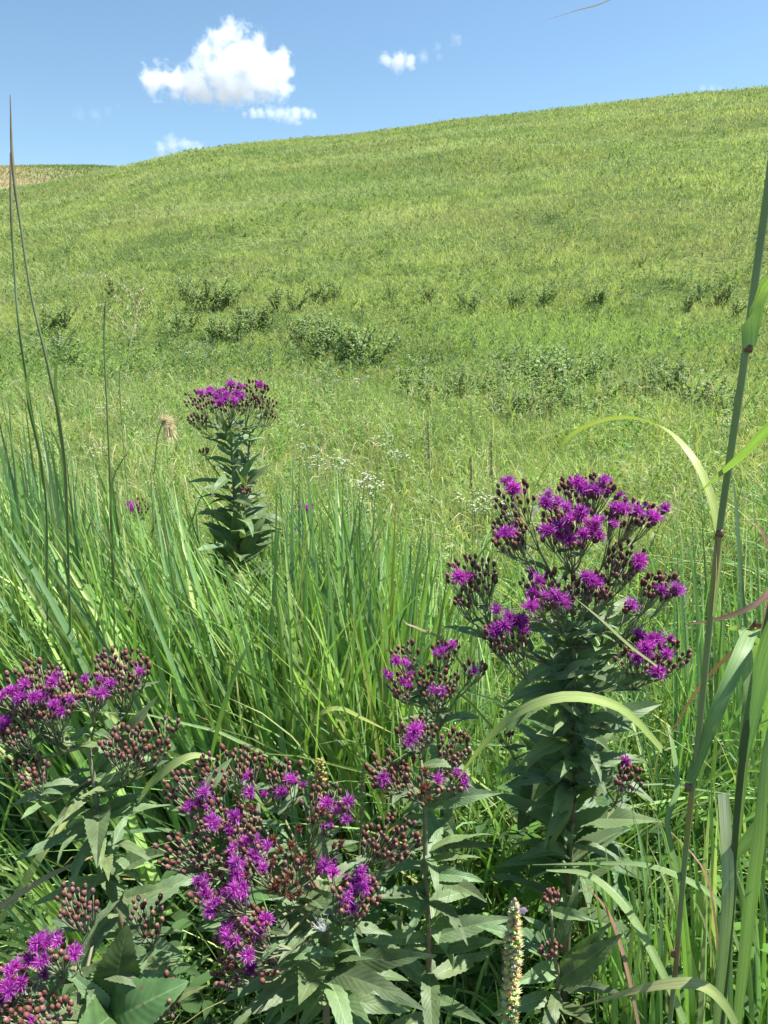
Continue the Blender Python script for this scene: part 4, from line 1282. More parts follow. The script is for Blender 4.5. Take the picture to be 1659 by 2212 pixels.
def second_stalk():
    base = grounded(P(1570, 2300, 1.25))
    r = thing("tall_grass_stalk", "darker grass stalk right of the thick one, with wide upright blades", "tall grass", base)
    loc = lambda me: (me.transform(Matrix.Translation(-base)), me)[1]
    q = catmull([base, P(1578, 2000, 1.12), P(1585, 1850, 1.05), P(1603, 1650, .98), P(1625, 1500, .95), P(1668, 1300, .9)], 40)
    mb = MB(); mb.tube(q, [.0045] * 40, 8, (.06, .10, .04), (.07, .12, .05)); obj("stem", loc(mb.mesh("stem", M_CANE)), r)
    for pts, w, ca, cb, nh, pr in [
        ([P(1585, 1870, 1.06), P(1600, 1700, 1.0), P(1612, 1560, .97), P(1618, 1480, .97), P(1606, 1365, 1.0), P(1575, 1358, 1.06)], .014, (.20, .32, .12), (.28, .40, .12), (-.3, -.9, .3), [.7, 1, 1, 1, .9, .4]),
        ([P(1605, 1640, .98), P(1640, 1480, .93), P(1668, 1380, .88), P(1720, 1260, .84)], .022, (.15, .27, .10), (.18, .3, .1), (-.6, -.75, .3), [.6, 1, 1.05, .9]),
        ([P(1590, 2230, 1.05), P(1615, 2000, .98), P(1640, 1800, .93), P(1652, 1640, .92), P(1662, 1560, .92)], .016, (.20, .33, .10), (.26, .40, .11), (-.4, -.85, .3), [.7, 1, .9, .5, .1]),
        ([P(1560, 1880, 1.08), P(1640, 1790, 1.0), P(1740, 1700, .95)], .020, (.13, .22, .08), (.14, .24, .08), (-.3, -.6, .7), [.4, 1, 1]),
        ([P(1545, 2230, 1.1), P(1562, 2050, 1.06), P(1572, 1900, 1.04), P(1562, 1715, 1.06)], .017, (.26, .38, .13), (.40, .46, .24), (-.1, -.9, .3), [.6, .9, 1, .95])]:
        obj("leaf", loc(ribbon("leaf", pts, w, ca, cb, nh, .1, pr, 22)), r)

second_stalk()

def seed_stalks():
    for lab, pts, rad, c1, c2, spike, sw in [
        ("tall thin grass stalk with a closed reddish seed spike at the left edge", [P(160, 1500, 1.75), P(150, 1300, 1.5), P(140, 1000, 1.3), P(105, 800, 1.2), P(68, 640, 1.17), P(42, 470, 1.15), P(27, 350, 1.14), P(22, 205, 1.13)], .0021, (.16, .24, .09), (.19, .21, .10), .72, .0028),
        ("straighter grass stalk beside the reddish seed spike at the left edge", [P(110, 1500, 1.8), P(100, 1100, 1.5), P(75, 930, 1.35), P(45, 740, 1.22), P(32, 600, 1.2), P(25, 480, 1.18), P(22, 330, 1.17)], .0019, (.15, .24, .10), (.16, .23, .10), .8, .0025),
        ("third slim grass stalk left, just right of the two tall ones", [P(255, 1500, 2.0), P(245, 1250, 1.8), P(238, 1050, 1.7), P(232, 900, 1.65), P(225, 740, 1.62), P(228, 645, 1.6)], .0022, (.26, .16, .09), (.15, .24, .08), .9, .0024)]:
        base = grounded(P(pts and 200, 1900, 1.9)); base = grounded(pts[0])
        r = thing("seed_grass", lab, "tall grass", base, "tall seeding grass stalks")
        pp = [base] + pts
        q = catmull(pp, 60); k = int(60 * spike)
        mb = MB(); mb.tube(q[:k + 1], [rad * 1.25 - rad * .35 * i / k for i in range(k + 1)], 7, c1, c2, cap=False)
        me = mb.mesh("stem", M_CANE); me.transform(Matrix.Translation(-base)); obj("stem", me, r)
        mb = MB(); m = 60 - k
        prof = [rad * .9 + (sw - rad * .9) * math.sin(math.pi * min(1, i / m * 1.15 + .02)) if i < m - 1 else .0004 for i in range(m)]
        prof = [max(.0006, p * (1 - .8 * (i / m) ** 3)) for i, p in enumerate(prof)]
        mb.tube(q[k:], prof, 7, (.19, .22, .10), (.24, .16, .10), cap=False)
        me = mb.mesh("seed_spike", M_STEM); me.transform(Matrix.Translation(-base)); obj("seed_spike", me, r)
        # narrow sheathing leaves
        for f, side in ((.30, -1), (.38, 1), (.22, -1)):
            i = int(60 * f); p = q[i]; t = (q[i + 3] - q[i]).normalized()
            tip = p + t * .30 + Vector((side * .04, .02, -.03))
            pm = p + t * .18 + Vector((side * .004, 0, 0))
            me = ribbon("leaf", [p, pm, tip], .0065, (.14, .24, .09), (.2, .28, .1), (0, -1, .2), .12, None, 12)
            me.transform(Matrix.Translation(-base)); obj("leaf", me, r)

seed_stalks()

# loose single blades seen on their own
B_ = blade_thing
B_("broad pale green blade arching over the dark leaves below the largest ironweed", [P(985, 1690, 1.2), P(1035, 1620, 1.12), P(1110, 1545, 1.08), P(1200, 1508, 1.06), P(1290, 1512, 1.07), P(1360, 1545, 1.1), P(1430, 1620, 1.15)][::-1], .0165, (.30, .42, .11), (.36, .42, .13), prof=[.75, .95, 1, .95, .8, .5, .06])
B_("thin bright blade crossing the thick stalk toward the right edge", [P(1700, 885, .62), P(1650, 935, .66), P(1600, 985, .71), P(1560, 1020, .76), P(1515, 1060, .8)], .0095, (.26, .42, .09), (.30, .44, .10), nh=(.2, -.7, .7), prof=[1, 1, .8, .55, .1])
B_("light blade lying flat across the bottom right corner", [P(1590, 2215, 1.0), P(1560, 2165, .98), P(1515, 2128, .97), P(1450, 2125, .98), P(1370, 2140, 1.0), P(1250, 2175, 1.05)], .014, (.30, .42, .12), (.40, .38, .16), prof=[.9, 1, 1, .9, .6, .1])
B_("curved rust red blade at the right edge crossing the thick stalk", [P(1700, 1230, 1.0), P(1640, 1300, .98), P(1560, 1335, 1.0), P(1480, 1350, 1.04)], .008, RUST, RUST, prof=[.9, 1, .8, .2])
B_("folded rust brown dead leaf hanging at the right edge", [P(1660, 1290, .98), P(1645, 1360, .97), P(1625, 1345, .99), P(1615, 1420, 1.0), P(1622, 1500, 1.02)], .016, (.30, .14, .09), (.26, .11, .07), nh=(.6, -.8, .1), prof=[.7, 1, 1, .8, .4])
B_("long thin red brown blade slanting up left of the thick stalk", [P(1440, 1600, 1.25), P(1500, 1500, 1.18), P(1560, 1430, 1.1), P(1660, 1340, 1.02)][::1], .006, RUST, RUST, prof=[.3, .8, 1, .8])
B_("dead brown blade curving down among the grass at lower right", [P(1555, 2120, 1.15), P(1545, 2000, 1.13), P(1520, 1880, 1.14), P(1440, 1790, 1.2), P(1380, 1750, 1.25)], .006, (.30, .17, .10), (.24, .12, .08), nh=(.6, -.7, .3), prof=[1, 1, .8, .6, .1])
B_("dead tan and brown leaf strip behind the young budded ironweed", [P(1380, 2220, 1.2), P(1360, 2120, 1.2), P(1330, 2010, 1.22), P(1300, 1950, 1.24), P(1260, 1910, 1.27)], .0085, (.36, .24, .15), (.26, .12, .08), nh=(.5, -.8, .3), prof=[.8, 1, .9, .5, .1])
B_("dry straw coloured blade lying at the left edge", [P(-30, 1985, 1.3), P(30, 1940, 1.3), P(110, 1890, 1.3), P(200, 1850, 1.34)], .012, DRY, (.34, .27, .12), prof=[1, 1, .8, .2])
B_("broad yellow green blade leaning behind the left edge ironweed", [P(-20, 2020, 1.45), P(40, 1930, 1.42), P(100, 1830, 1.42), P(150, 1760, 1.45)], .018, (.30, .36, .11), (.34, .40, .12), prof=[.8, 1, 1, .8])
B_("pale arched blade over the buds between the left and front ironweeds", [P(300, 1730, 1.4), P(330, 1690, 1.36), P(375, 1652, 1.34), P(420, 1632, 1.34), P(465, 1640, 1.36)], .017, (.34, .44, .15), (.36, .44, .15), prof=[.7, 1, 1, .7, .2])
B_("bright green upright blade in front of the grass left of centre", [P(455, 1640, 1.42), P(480, 1540, 1.38), P(515, 1440, 1.36), P(560, 1350, 1.36)], .012, (.22, .38, .08), (.24, .40, .08), nh=(-.5, -.8, .3), prof=[.7, 1, .8, .1])
B_("drooping yellow green blade with a bent tip in the middle of the grass", [P(650, 1640, 1.7), P(680, 1555, 1.62), P(730, 1530, 1.6), P(790, 1555, 1.6), P(850, 1585, 1.62)], .011, (.28, .40, .08), (.34, .40, .09), prof=[.8, 1, .9, .6, .1])
B_("horizontal light blade crossing the leaning grass at left", [P(470, 1340, 1.9), P(420, 1320, 1.88), P(350, 1312, 1.88), P(260, 1318, 1.9), P(150, 1340, 1.95)], .014, (.27, .37, .10), (.34, .38, .12), prof=[.8, 1, .9, .5, .1])
B_("thin tan drooping blade left of the largest ironweed", [P(1000, 1440, 1.5), P(960, 1385, 1.46), P(910, 1360, 1.46), P(880, 1348, 1.47), P(870, 1338, 1.47)], .006, (.30, .30, .12), (.38, .30, .15), prof=[.8, 1, .8, .5, .1])
B_("long pale blade sweeping left low across the grass at right", [P(1600, 2060, 1.2), P(1560, 1960, 1.15), P(1500, 1910, 1.14), P(1400, 1870, 1.16), P(1290, 1865, 1.2), P(1150, 1868, 1.26)], .010, (.24, .37, .11), (.25, .38, .12), prof=[.8, 1, 1, .8, .5, .1])
B_("broad light blade slanting down right below the dark broad leaves", [P(1480, 2210, 1.12), P(1420, 2080, 1.14), P(1350, 1960, 1.18), P(1270, 1890, 1.22), P(1180, 1880, 1.25)], .013, (.26, .38, .12), (.28, .40, .13), prof=[.8, 1, 1, .8, .2])
B_("narrow tan green blade crossing in front of the largest ironweed", [P(1420, 1440, 1.3), P(1360, 1395, 1.3), P(1300, 1340, 1.31), P(1240, 1290, 1.33)], .006, (.30, .34, .13), (.32, .34, .14), prof=[.8, 1, .8, .1])
B_("blue green upright blade right of the thick stalk", [P(1615, 1420, 1.5), P(1600, 1250, 1.42), P(1590, 1100, 1.4), P(1580, 1020, 1.4)], .012, G_BLUE, G_BLUE, nh=(.4, -.9, .2), prof=[.8, 1, .7, .1])
B_("curled red brown grass leaf tip at the right edge beside the thick stalk", [P(1680, 1260, 1.2), P(1655, 1170, 1.2), P(1625, 1128, 1.22), P(1580, 1126, 1.25)], .006, (.32, .16, .10), RUST, prof=[1, .9, .6, .1])

# ------------------------------------------------------------------ bunches of broad blades
def clump(label, roots, tips, n, wr, d0, d1, colf, seed, sag=.0, name="grass_clump", rspread=35):
    """roots/tips: polylines of photo positions; blades join matching parts of the two"""
    rs = np.random.default_rng(seed)
    allb = []
    ctr = grounded(P(sum(p[0] for p in roots) / len(roots), sum(p[1] for p in roots) / len(roots), d0))
    r = thing(name, label, "grass clump", ctr, "clumps of broad bladed grass")
    for i in range(n):
        f = rs.random()
        g = np.clip(f + rs.normal(0, .10), 0, 1)
        interp = lambda L, q: (np.interp(q, np.linspace(0, 1, len(L)), [p[0] for p in L]), np.interp(q, np.linspace(0, 1, len(L)), [p[1] for p in L]))
        rx_, ry_ = interp(roots, f); tx, ty = interp(tips, g)
        p0 = P(rx_ + rs.normal(0, rspread), ry_, d0 + rs.normal(0, .08)); p0 = grounded(p0) - Vector((0, 0, .02))
        short = rs.random() ** 2 * .45
        tx = tx + (rx_ - tx) * short + rs.normal(0, 14); ty = ty + (ry_ - ty) * short + abs(rs.normal(0, 25))
        p2 = P(tx, ty, d1 + rs.normal(0, .12))
        L = (p2 - p0).length
        p1 = p0.lerp(p2, .5) + Vector((0, 0, L * (.10 + sag + abs(rs.normal(0, .06))))) + Vector((rs.normal(0, .02), rs.normal(0, .02), 0))
        C = bez(np.array([p0]), np.array([p1]), np.array([p2]), 12)
        if not clear_mask(C)[0]:
            continue
        w = rs.uniform(*wr)
        c = colf(1)[0] * 1.08
        nh = np.array([rs.normal(.1, .5), -.8 + rs.normal(0, .3), .35])
        allb.append(1)
        me = blade_mesh("blade", C, w * wprof(12, .7, 2.2)[None], nh[None], c[None], (c * np.array([1.08, 1.04, 1.0]))[None], fold=.1)
        me.materials.append(M_GRASS)
        me.transform(Matrix.Translation(-ctr))
        obj("blade", me, r)

bl = lambda q: (lambda n: near_green(n, q))
clump("large clump of broad blades fanning up in front of the tall lone ironweed", [(520, 1850), (720, 1850)], [(270, 1040), (320, 985), (390, 960), (440, 1060), (540, 1080), (580, 1040), (600, 1180)], 98, (.013, .029), 1.7, 1.85, bl(.35), 1)
clump("clump of stiff blue green blades pointing straight up right of the tall lone ironweed", [(660, 1850), (800, 1850)], [(620, 1080), (640, 935), (680, 970), (735, 990), (770, 1010), (830, 1100)], 76, (.011, .021), 1.95, 2.05, bl(.7), 2)
clump("clump of long blades leaning far left across the left edge", [(360, 1800), (640, 1800)], [(-160, 1460), (-120, 1300), (-60, 1130), (40, 1060), (140, 1080), (240, 1080)], 98, (.012, .025), 1.75, 1.75, bl(.25), 3, sag=.0)
clump("upright clump of blue green blades rising at the left edge", [(90, 1700), (330, 1700)], [(-60, 850), (0, 800), (60, 860), (110, 900), (170, 940), (250, 990)], 90, (.010, .019), 2.1, 2.0, bl(.6), 4)
clump("loose clump of slender blades between the two big flowering ironweeds", [(820, 1850), (1060, 1850)], [(790, 1150), (880, 1080), (960, 1130), (1040, 1160), (1060, 1240)], 60, (.006, .013), 2.2, 2.3, bl(.35), 5)
clump("clump of mixed green blades filling the lower right corner", [(1330, 2300), (1700, 2300)], [(1250, 1900), (1330, 1700), (1450, 1760), (1540, 1650), (1640, 1700), (1700, 1750)], 90, (.007, .015), 1.45, 1.35, bl(.2), 6, sag=.05)
clump("clump of tall thin blades behind the thick stalk at the right edge", [(1480, 1850), (1700, 1850)], [(1440, 1200), (1500, 1060), (1560, 1150), (1640, 1000), (1700, 980)], 80, (.006, .014), 2.0, 2.0, bl(.5), 7)
clump("flattened sheaf of shiny blades low at the left edge under the ironweed", [(260, 1950), (330, 2050)], [(-60, 1730), (-60, 1850), (-60, 1990), (-40, 2080)], 60, (.009, .017), 1.55, 1.42, bl(.2), 8, sag=.02)

# ------------------------------------------------------------------ pale flower spikes
def spike(label, pts, rad, n, col, top=None, seed=0):
    rs = random.Random(seed)
    base = grounded(pts[-1])
    r = thing("flower_spike", label, "wildflower", base, "pale seeded flower spikes")
    q = catmull(pts, 40)
    mb = MB(); mb.tube(q + [base], [.002] * 40 + [.0028], 6, (.26, .28, .12)); me = mb.mesh("stem", M_STEM); me.transform(Matrix.Translation(-base)); obj("stem", me, r)
    mb = MB()
    for i in range(n):
        f = (i + rs.random()) / n * .93
        k = min(int(f * 39), 38); p = q[k].lerp(q[k + 1], f * 39 - k)
        t = (q[k] - q[k + 1]).normalized(); x = t.orthogonal().normalized(); y = t.cross(x)
        a = i * 2.4 + rs.uniform(-.3, .3)
        d = (x * math.cos(a) + y * math.sin(a)) + t * .55; d.normalize()
        w = rad * (.55 + .45 * min(1, f * 4)) * rs.uniform(.8, 1.2)
        c = tuple(v * rs.uniform(.7, 1.25) for v in col)
        mb.tube([p + d * .001, p + d * w * .55, p + d * w * .85, p + d * w], [.001, w * .30, w * .26, w * .10], 5, tuple(v * .8 for v in c), c)
        s_ = d.cross(t).normalized()
        for sg in (-1, 0, 1):      # pointed calyx teeth
            e = p + d * w * 1.25 + s_ * sg * w * .3
            mb.quad(p + d * w * .8 + s_ * (sg * w * .2 - w * .1), p + d * w * .8 + s_ * (sg * w * .2 + w * .1), e + s_ * .0003, e - s_ * .0003, c)
    me = mb.mesh("seed_pods", M_WHITE); me.transform(Matrix.Translation(-base)); obj("seed_pods", me, r)
    if top:
        mb = MB()
        for i in range(7):
            p = q[0] + Vector((rs.uniform(-.006, .006), rs.uniform(-.006, .004), rs.uniform(-.004, .008)))
            mb.tube([p, p + Vector((0, 0, .003)), p + Vector((0, 0, .006))], [.002, .003, .001], 6, (.55, .42, .36))
        p = q[0] + Vector((.010, -.006, .002))
        for k in range(5):
            a = k * 1.256; v = Vector((math.cos(a), -.35, math.sin(a))) * .007
            s_ = v.cross(Vector((0, -1, 0))).normalized() * .003
            mb.quad(p, p + v * .6 + s_, p + v, p + v * .6 - s_, top)
        me = mb.mesh("blossom", M_WHITE); me.transform(Matrix.Translation(-base)); obj("blossom", me, r)

spike("tall cream seed spike with one pale pink blossom on top, bottom right of centre", [P(1112, 1960, 1.02), P(1108, 2040, 1.03), P(1104, 2120, 1.04), P(1102, 2220, 1.06), P(1102, 2300, 1.1)], .0125, 230, (.68, .64, .30), (.78, .55, .74), 1)
spike("yellowish brown seed spike behind the front ironweed, thicker of the pair", [P(693, 1640, 1.45), P(692, 1690, 1.45), P(690, 1740, 1.45), P(690, 1800, 1.47)], .013, 70, (.56, .48, .18), None, 2)
spike("short pale spike just left of the yellowish brown one", [P(670, 1672, 1.46), P(672, 1710, 1.46), P(674, 1750, 1.46), P(676, 1800, 1.48)], .010, 45, (.58, .55, .24), None, 3)
spike("slender green spike right of the yellowish brown one", [P(785, 1660, 1.45), P(782, 1710, 1.45), P(780, 1770, 1.46), P(776, 1830, 1.48)], .0085, 60, (.46, .50, .20), None, 4)

# silky seed fluff caught on the front ironweed
def fluff():
    base = P(702, 2012, 1.02)
    n = 60
    rs = np.random.default_rng(5)
    d = np.stack([rs.normal(-.25, .3, n), rs.normal(-.2, .25, n), np.abs(rs.normal(.8, .3, n))], -1); d /= np.linalg.norm(d, axis=1, keepdims=True)
    L = rs.uniform(.012, .03, n)
    p0 = np.zeros((n, 3)); p2 = d * L[:, None]; p1 = p2 * .5 + rs.normal(0, .002, (n, 3))
    me = blade_mesh("seed_fluff", bez(p0, p1, p2, 4), np.full((n, 4), .0004), rs.normal(size=(n, 3)), np.full((n, 3), .8), np.full((n, 3), .85), fold=None)
    me.materials.append(M_WHITE)
    o = obj("seed_fluff", me, label="tuft of white silky seed hair caught on the front ironweed", category="seed"); o.location = base

fluff()

# foxtail heads in the grass
def foxtail(label, pts, seed, col=(.66, .57, .35)):
    base = grounded(pts[0])
    r = thing("foxtail_grass", label, "seed grass", base, "foxtail seed heads")
    q = catmull([base] + pts, 50)
    mb = MB(); mb.tube(q, [.0016] * 50, 5, (.24, .28, .10), (.34, .30, .14)); me = mb.mesh("stem", M_STEM); me.transform(Matrix.Translation(-base)); obj("stem", me, r)
    rs = np.random.default_rng(seed); n = 620
    k = rs.uniform(30, 49, n); Q = np.array([tuple(p) for p in q]); i = k.astype(int); f = (k - i)[:, None]
    i2 = np.minimum(i + 1, 49)
    p0 = Q[i] * (1 - f) + Q[i2] * f
    t = Q[i2] - Q[i - 1]; t /= np.linalg.norm(t, axis=1, keepdims=True) + 1e-9
    d = rs.normal(size=(n, 3)); d -= (d * t).sum(1, keepdims=True) * t; d /= np.linalg.norm(d, axis=1, keepdims=True)
    L = rs.uniform(.014, .034, n)[:, None]
    p2 = p0 + (d * .75 + t * .7) * L
    me = blade_mesh("seed_head", bez(p0, p0 + d * L * .5, p2, 3), np.full((n, 1), .0011) * np.array([[1.2, 1, .3]]), rs.normal(size=(n, 3)), np.tile(col, (n, 1)), np.tile(col, (n, 1)) * 1.1, fold=None)
    me.transform(Matrix.Translation(-base)); me.materials.append(M_WHITE); obj("seed_head", me, r)

foxtail("bristly tan foxtail seed head nodding over the grass left of the tall lone ironweed", [P(330, 1100, 2.02), P(334, 1020, 2.0), P(338, 960, 2.0), P(347, 925, 2.0), P(357, 908, 2.0), P(366, 925, 2.0), P(366, 945, 2.0)], 3)

def wheat_heads():
    for i, (x, y0, y1) in enumerate([(926, 910, 1060), (1018, 985, 1110), (1062, 950, 1090)]):
        d = 3.0
        base = grounded(P(x + 4, y1 + 220, d))
        r = thing("seed_grass", ["dark braided seed head on a thin stem, leftmost of the three in the middle meadow", "dark braided seed head, the short middle one of the three behind the largest ironweed", "dark braided seed head, nearest to the largest ironweed of the three"][i], "tall grass", base, "braided seed heads in the meadow")
        q = catmull([base, P(x + 3, y1, d), P(x, (y0 + y1) / 2, d), P(x - 2, y0, d)], 40)
        mb = MB(); mb.tube(q, .0014, 5, (.2, .26, .1)); me = mb.mesh("stem", M_STEM); me.transform(Matrix.Translation(-base)); obj("stem", me, r)
        mb = MB()
        for k in range(34):
            f = .5 + .5 * k / 34; j = min(int(f * 39), 38); p = q[j]; t = (q[j + 1] - q[j]).normalized(); sgn = 1 if k % 2 else -1
            dv = (t + Vector((sgn * .45, -.1, 0))).normalized()
            mb.tube([p, p + dv * .009, p + dv * .017], [.001, .0022, .0005], 5, (.16, .12, .06), (.34, .28, .14))
        me = mb.mesh("seed_head", M_STEM); me.transform(Matrix.Translation(-base)); obj("seed_head", me, r)

wheat_heads()

def panicle():
    d = 2.2
    base = grounded(P(285, 1150, 2.4))
    r = thing("seed_grass", "airy branching grass seed head with fine drooping sprays at upper left", "tall grass", base, "tall seeding grass stalks")
    q = catmull([base, P(262, 900, 2.25), P(275, 780, d), P(290, 700, d), P(300, 640, d)], 40)
    mb = MB(); mb.tube(q, [.0018] * 25 + [.0018 - .00008 * i for i in range(15)], 5, (.24, .30, .12), (.42, .42, .2)); me = mb.mesh("stem", M_STEM); me.transform(Matrix.Translation(-base)); obj("stem", me, r)
    rs = random.Random(4)
    for i in range(11):
        k = 24 + i * 14 // 11; p = q[k]; a = rs.uniform(0, 6.28); Lh = rs.uniform(.06, .14)
        dv = Vector((math.cos(a), math.sin(a) * .6, .75)) * Lh
        tip = p + dv + Vector((math.cos(a), 0, 0)) * Lh * .4
        br = catmull([p, p + dv * .6, tip], 9)
        mb = MB(); mb.tube(br, .0006, 4, (.42, .42, .22))
        for j in range(2, 9):
            for _ in range(2):
                o_ = Vector((rs.gauss(0, .005), rs.gauss(0, .005), -.006)); c = br[j] + o_
                mb.tube([br[j], c, c + Vector((0, 0, -.006))], [.0004, .0016, .0003], 4, (.44, .40, .2))
        me = mb.mesh("seed_spray", M_STEM); me.transform(Matrix.Translation(-base)); obj("seed_spray", me, r)

panicle()

# ------------------------------------------------------------------ shrubs and white flowers in the meadow
def shrub_meshes(seed):
    rs = random.Random(seed)
    st, fo = MB(), MB()
    for k in range(11):
        a = rs.uniform(0, 6.283); sp = rs.uniform(.05, .62); h = rs.uniform(.45, 1.0)
        tip = Vector((math.cos(a) * sp, math.sin(a) * sp, h)); b = Vector((math.cos(a) * .04, math.sin(a) * .04, 0))
        q = catmull([b, b.lerp(tip, .5) + Vector((0, 0, .06)), tip], 8)
        st.tube(q, [.011 - .0011 * i for i in range(8)], 5, (.14, .12, .07), (.13, .16, .08))
        for i in range(36):
            f = rs.uniform(.25, 1); j = min(int(f * 7), 6); p = q[j].lerp(q[j + 1], f * 7 - j)
            aa = rs.uniform(0, 6.283); d = Vector((math.cos(aa), math.sin(aa), rs.uniform(.1, 1.1))).normalized()
            L = rs.uniform(.07, .13) * (1.2 - .5 * f); w = L * .26
            s_ = d.cross(Vector((rs.gauss(0, .4), rs.gauss(0, .4), 1))).normalized() * w
            c = rs.choice([(.22, .31, .135), (.27, .36, .17), (.18, .26, .115), (.37, .42, .26)])
            fo.quad(p, p + d * L * .5 + s_, p + d * L, p + d * L * .5 - s_, c)
    return st.mesh("stems", M_STEM), fo.mesh("foliage", M_SHRUB, smooth=False)

SHR = [shrub_meshes(i) for i in range(5)]
C1 = lambda L: [(x * .5, y * .5, *q) for x, y, *q in L]
C2 = lambda L: [(829.5 + x * .5, y * .5, *q) for x, y, *q in L]
K3 = lambda L: [(x * .5, 691.2 + y * .5, *q) for x, y, *q in L]
K4 = lambda L: [(829.4 + x * .5, 691.2 + y * .5, *q) for x, y, *q in L]
# photo position of the foot, height in crop pixels
SH = C1([(230, 1005, 34), (290, 1000, 38), (330, 990, 28), (400, 985, 26), (500, 1295, 60), (530, 1270, 36), (790, 1290, 55), (830, 1330, 70), (880, 1335, 85), (930, 1340, 90), (985, 1335, 75), (1015, 1320, 55), (845, 1250, 40), (1060, 1255, 48), (1110, 1205, 34), (1185, 1205, 34), (1230, 1205, 26), (1200, 1340, 60), (1275, 1345, 64), (1355, 1300, 45), (1400, 1310, 56), (1455, 1300, 50),
          (1060, 1430, 70), (1110, 1425, 66), (1160, 1430, 50), (770, 1440, 64), (820, 1430, 50), (270, 1425, 70), (225, 1430, 50), (150, 1130, 30), (120, 1120, 24), (400, 1085, 34), (360, 1075, 28), (455, 1050, 24), (660, 1165, 34), (690, 1160, 28), (720, 1075, 22), (560, 970, 26), (950, 1470, 60), (1015, 1480, 60), (1440, 1490, 70), (900, 1000, 26), (1000, 990, 30), (1060, 1020, 26), (1160, 985, 24), (1290, 930, 26), (1230, 890, 30), (1190, 885, 26), (780, 705, 14), (140, 790, 16), (90, 800, 14), (200, 775, 14), (1280, 860, 22), (1040, 870, 20), (1080, 1150, 22), (840, 1180, 24)])
SH += C2([(345, 1345, 60), (400, 1350, 40), (560, 1335, 62), (580, 1325, 50), (690, 1320, 56), (715, 1310, 44), (900, 1320, 50), (930, 1315, 44), (1360, 1285, 44), (1440, 1310, 56), (1470, 1310, 44), (1270, 1020, 32), (1300, 1015, 26), (1230, 1025, 24), (715, 950, 36), (740, 945, 24), (1025, 795, 32), (580, 735, 30), (600, 730, 24), (690, 715, 26), (1245, 735, 28), (1275, 730, 26), (1340, 750, 26), (1505, 745, 28), (1540, 780, 24), (1170, 785, 30), (1275, 815, 28), (1360, 835, 20), (1385, 835, 18), (1520, 835, 26), (420, 1130, 30), (320, 610, 16), (1210, 1225, 40), (1245, 1220, 36), (1480, 1215, 36), (820, 1190, 30), (610, 950, 26), (570, 950, 24), (880, 795, 18), (1060, 710, 20), (940, 705, 18), (1550, 935, 24), (1010, 650, 14), (455, 895, 22), (640, 820, 18), (280, 890, 24), (1110, 1145, 60), (380, 1080, 24), (10, 1140, 30), (30, 1290, 40), (190, 1300, 36), (1310, 1335, 44), (1510, 1365, 44)])
SH += K3([(1290, 105, 80), (1310, 90, 60), (1440, 130, 100), (1410, 140, 90), (1480, 190, 100), (1530, 200, 120), (1580, 195, 110), (1620, 190, 90), (1380, 160, 80), (940, 85, 60), (1005, 80, 56), (1050, 30, 50), (1130, 30, 60), (190, 60, 70), (260, 150, 70), (320, 200, 60)])
DOWN = lambda L: [(x, y + 18 + 38 * abs(math.sin(x * 12.9)), h) for x, y, h in L]
SH += DOWN(K4([(540, 200, 90), (610, 250, 110), (720, 220, 100), (800, 240, 110), (830, 230, 90), (890, 260, 100), (655, 330, 110), (720, 370, 110), (760, 300, 90), (480, 290, 90), (420, 300, 80), (200, 290, 70), (100, 310, 80), (270, 330, 70), (1150, 280, 100), (1190, 250, 90), (1250, 300, 110), (1310, 310, 100), (1380, 370, 100), (1470, 370, 100), (1440, 330, 70), (1090, 300, 90), (1000, 280, 70), (930, 330, 80), (580, 360, 90), (520, 320, 80), (850, 360, 90), (330, 270, 80), (780, 380, 80)]))

SH = [q for i, q in enumerate(SH) if q[2] > 24 or i % 2]
ORD = ["first", "second", "third", "fourth", "fifth", "sixth", "seventh", "eighth", "ninth", "tenth", "eleventh", "twelfth", "thirteenth", "fourteenth", "fifteenth", "sixteenth", "seventeenth", "eighteenth", "nineteenth", "twentieth"]

def ordw(i):
    if i < 20:
        return ORD[i]
    return ["twenty", "thirty", "forty", "fifty"][(i + 1) // 10 - 2] + ("-" + ORD[(i + 1) % 10 - 1] if (i + 1) % 10 else "th")

def bands(items, names):
    out = {}
    for it in items:
        b = [n for lim, n in names if it[1] < lim][0]
        out.setdefault(b, []).append(it)
    for b in out:
        out[b].sort(key=lambda q: q[0])
    return out

BN = [(370, "high up on the hillside"), (440, "on the upper hillside"), (505, "halfway up the hillside"), (560, "low on the hillside"), (625, "at the foot of the hillside"), (680, "in the row along the meadow's far edge"), (760, "in the meadow behind the pale lush strip"), (830, "in the far meadow thicket"), (9999, "in the near meadow thicket")]
for b, its in bands(SH, BN).items():
    for i, (px, py, hp) in enumerate(its):
        p, d = ground_hit(px, py + hp * .05)
        far_ = py < 640
        h = hp * .5 / H0 * 2 * TV * d * (.9 if far_ else 1.45) + (.05 if far_ else .18)
        st, fo = SHR[(i * 7 + int(px)) % 5]
        r = thing("meadow_shrub", "%s dark leafy shrub from the left %s" % (ordw(i), b), "shrub", p - Vector((0, 0, .03)), "dark leafy shrubs on the prairie")
        r.rotation_euler = (0, 0, random.uniform(0, 6.28))
        r.scale = (h * random.uniform(.9, 1.3),) * 2 + (h,)
        obj("foliage", fo, r)
        obj("stems", st, r)

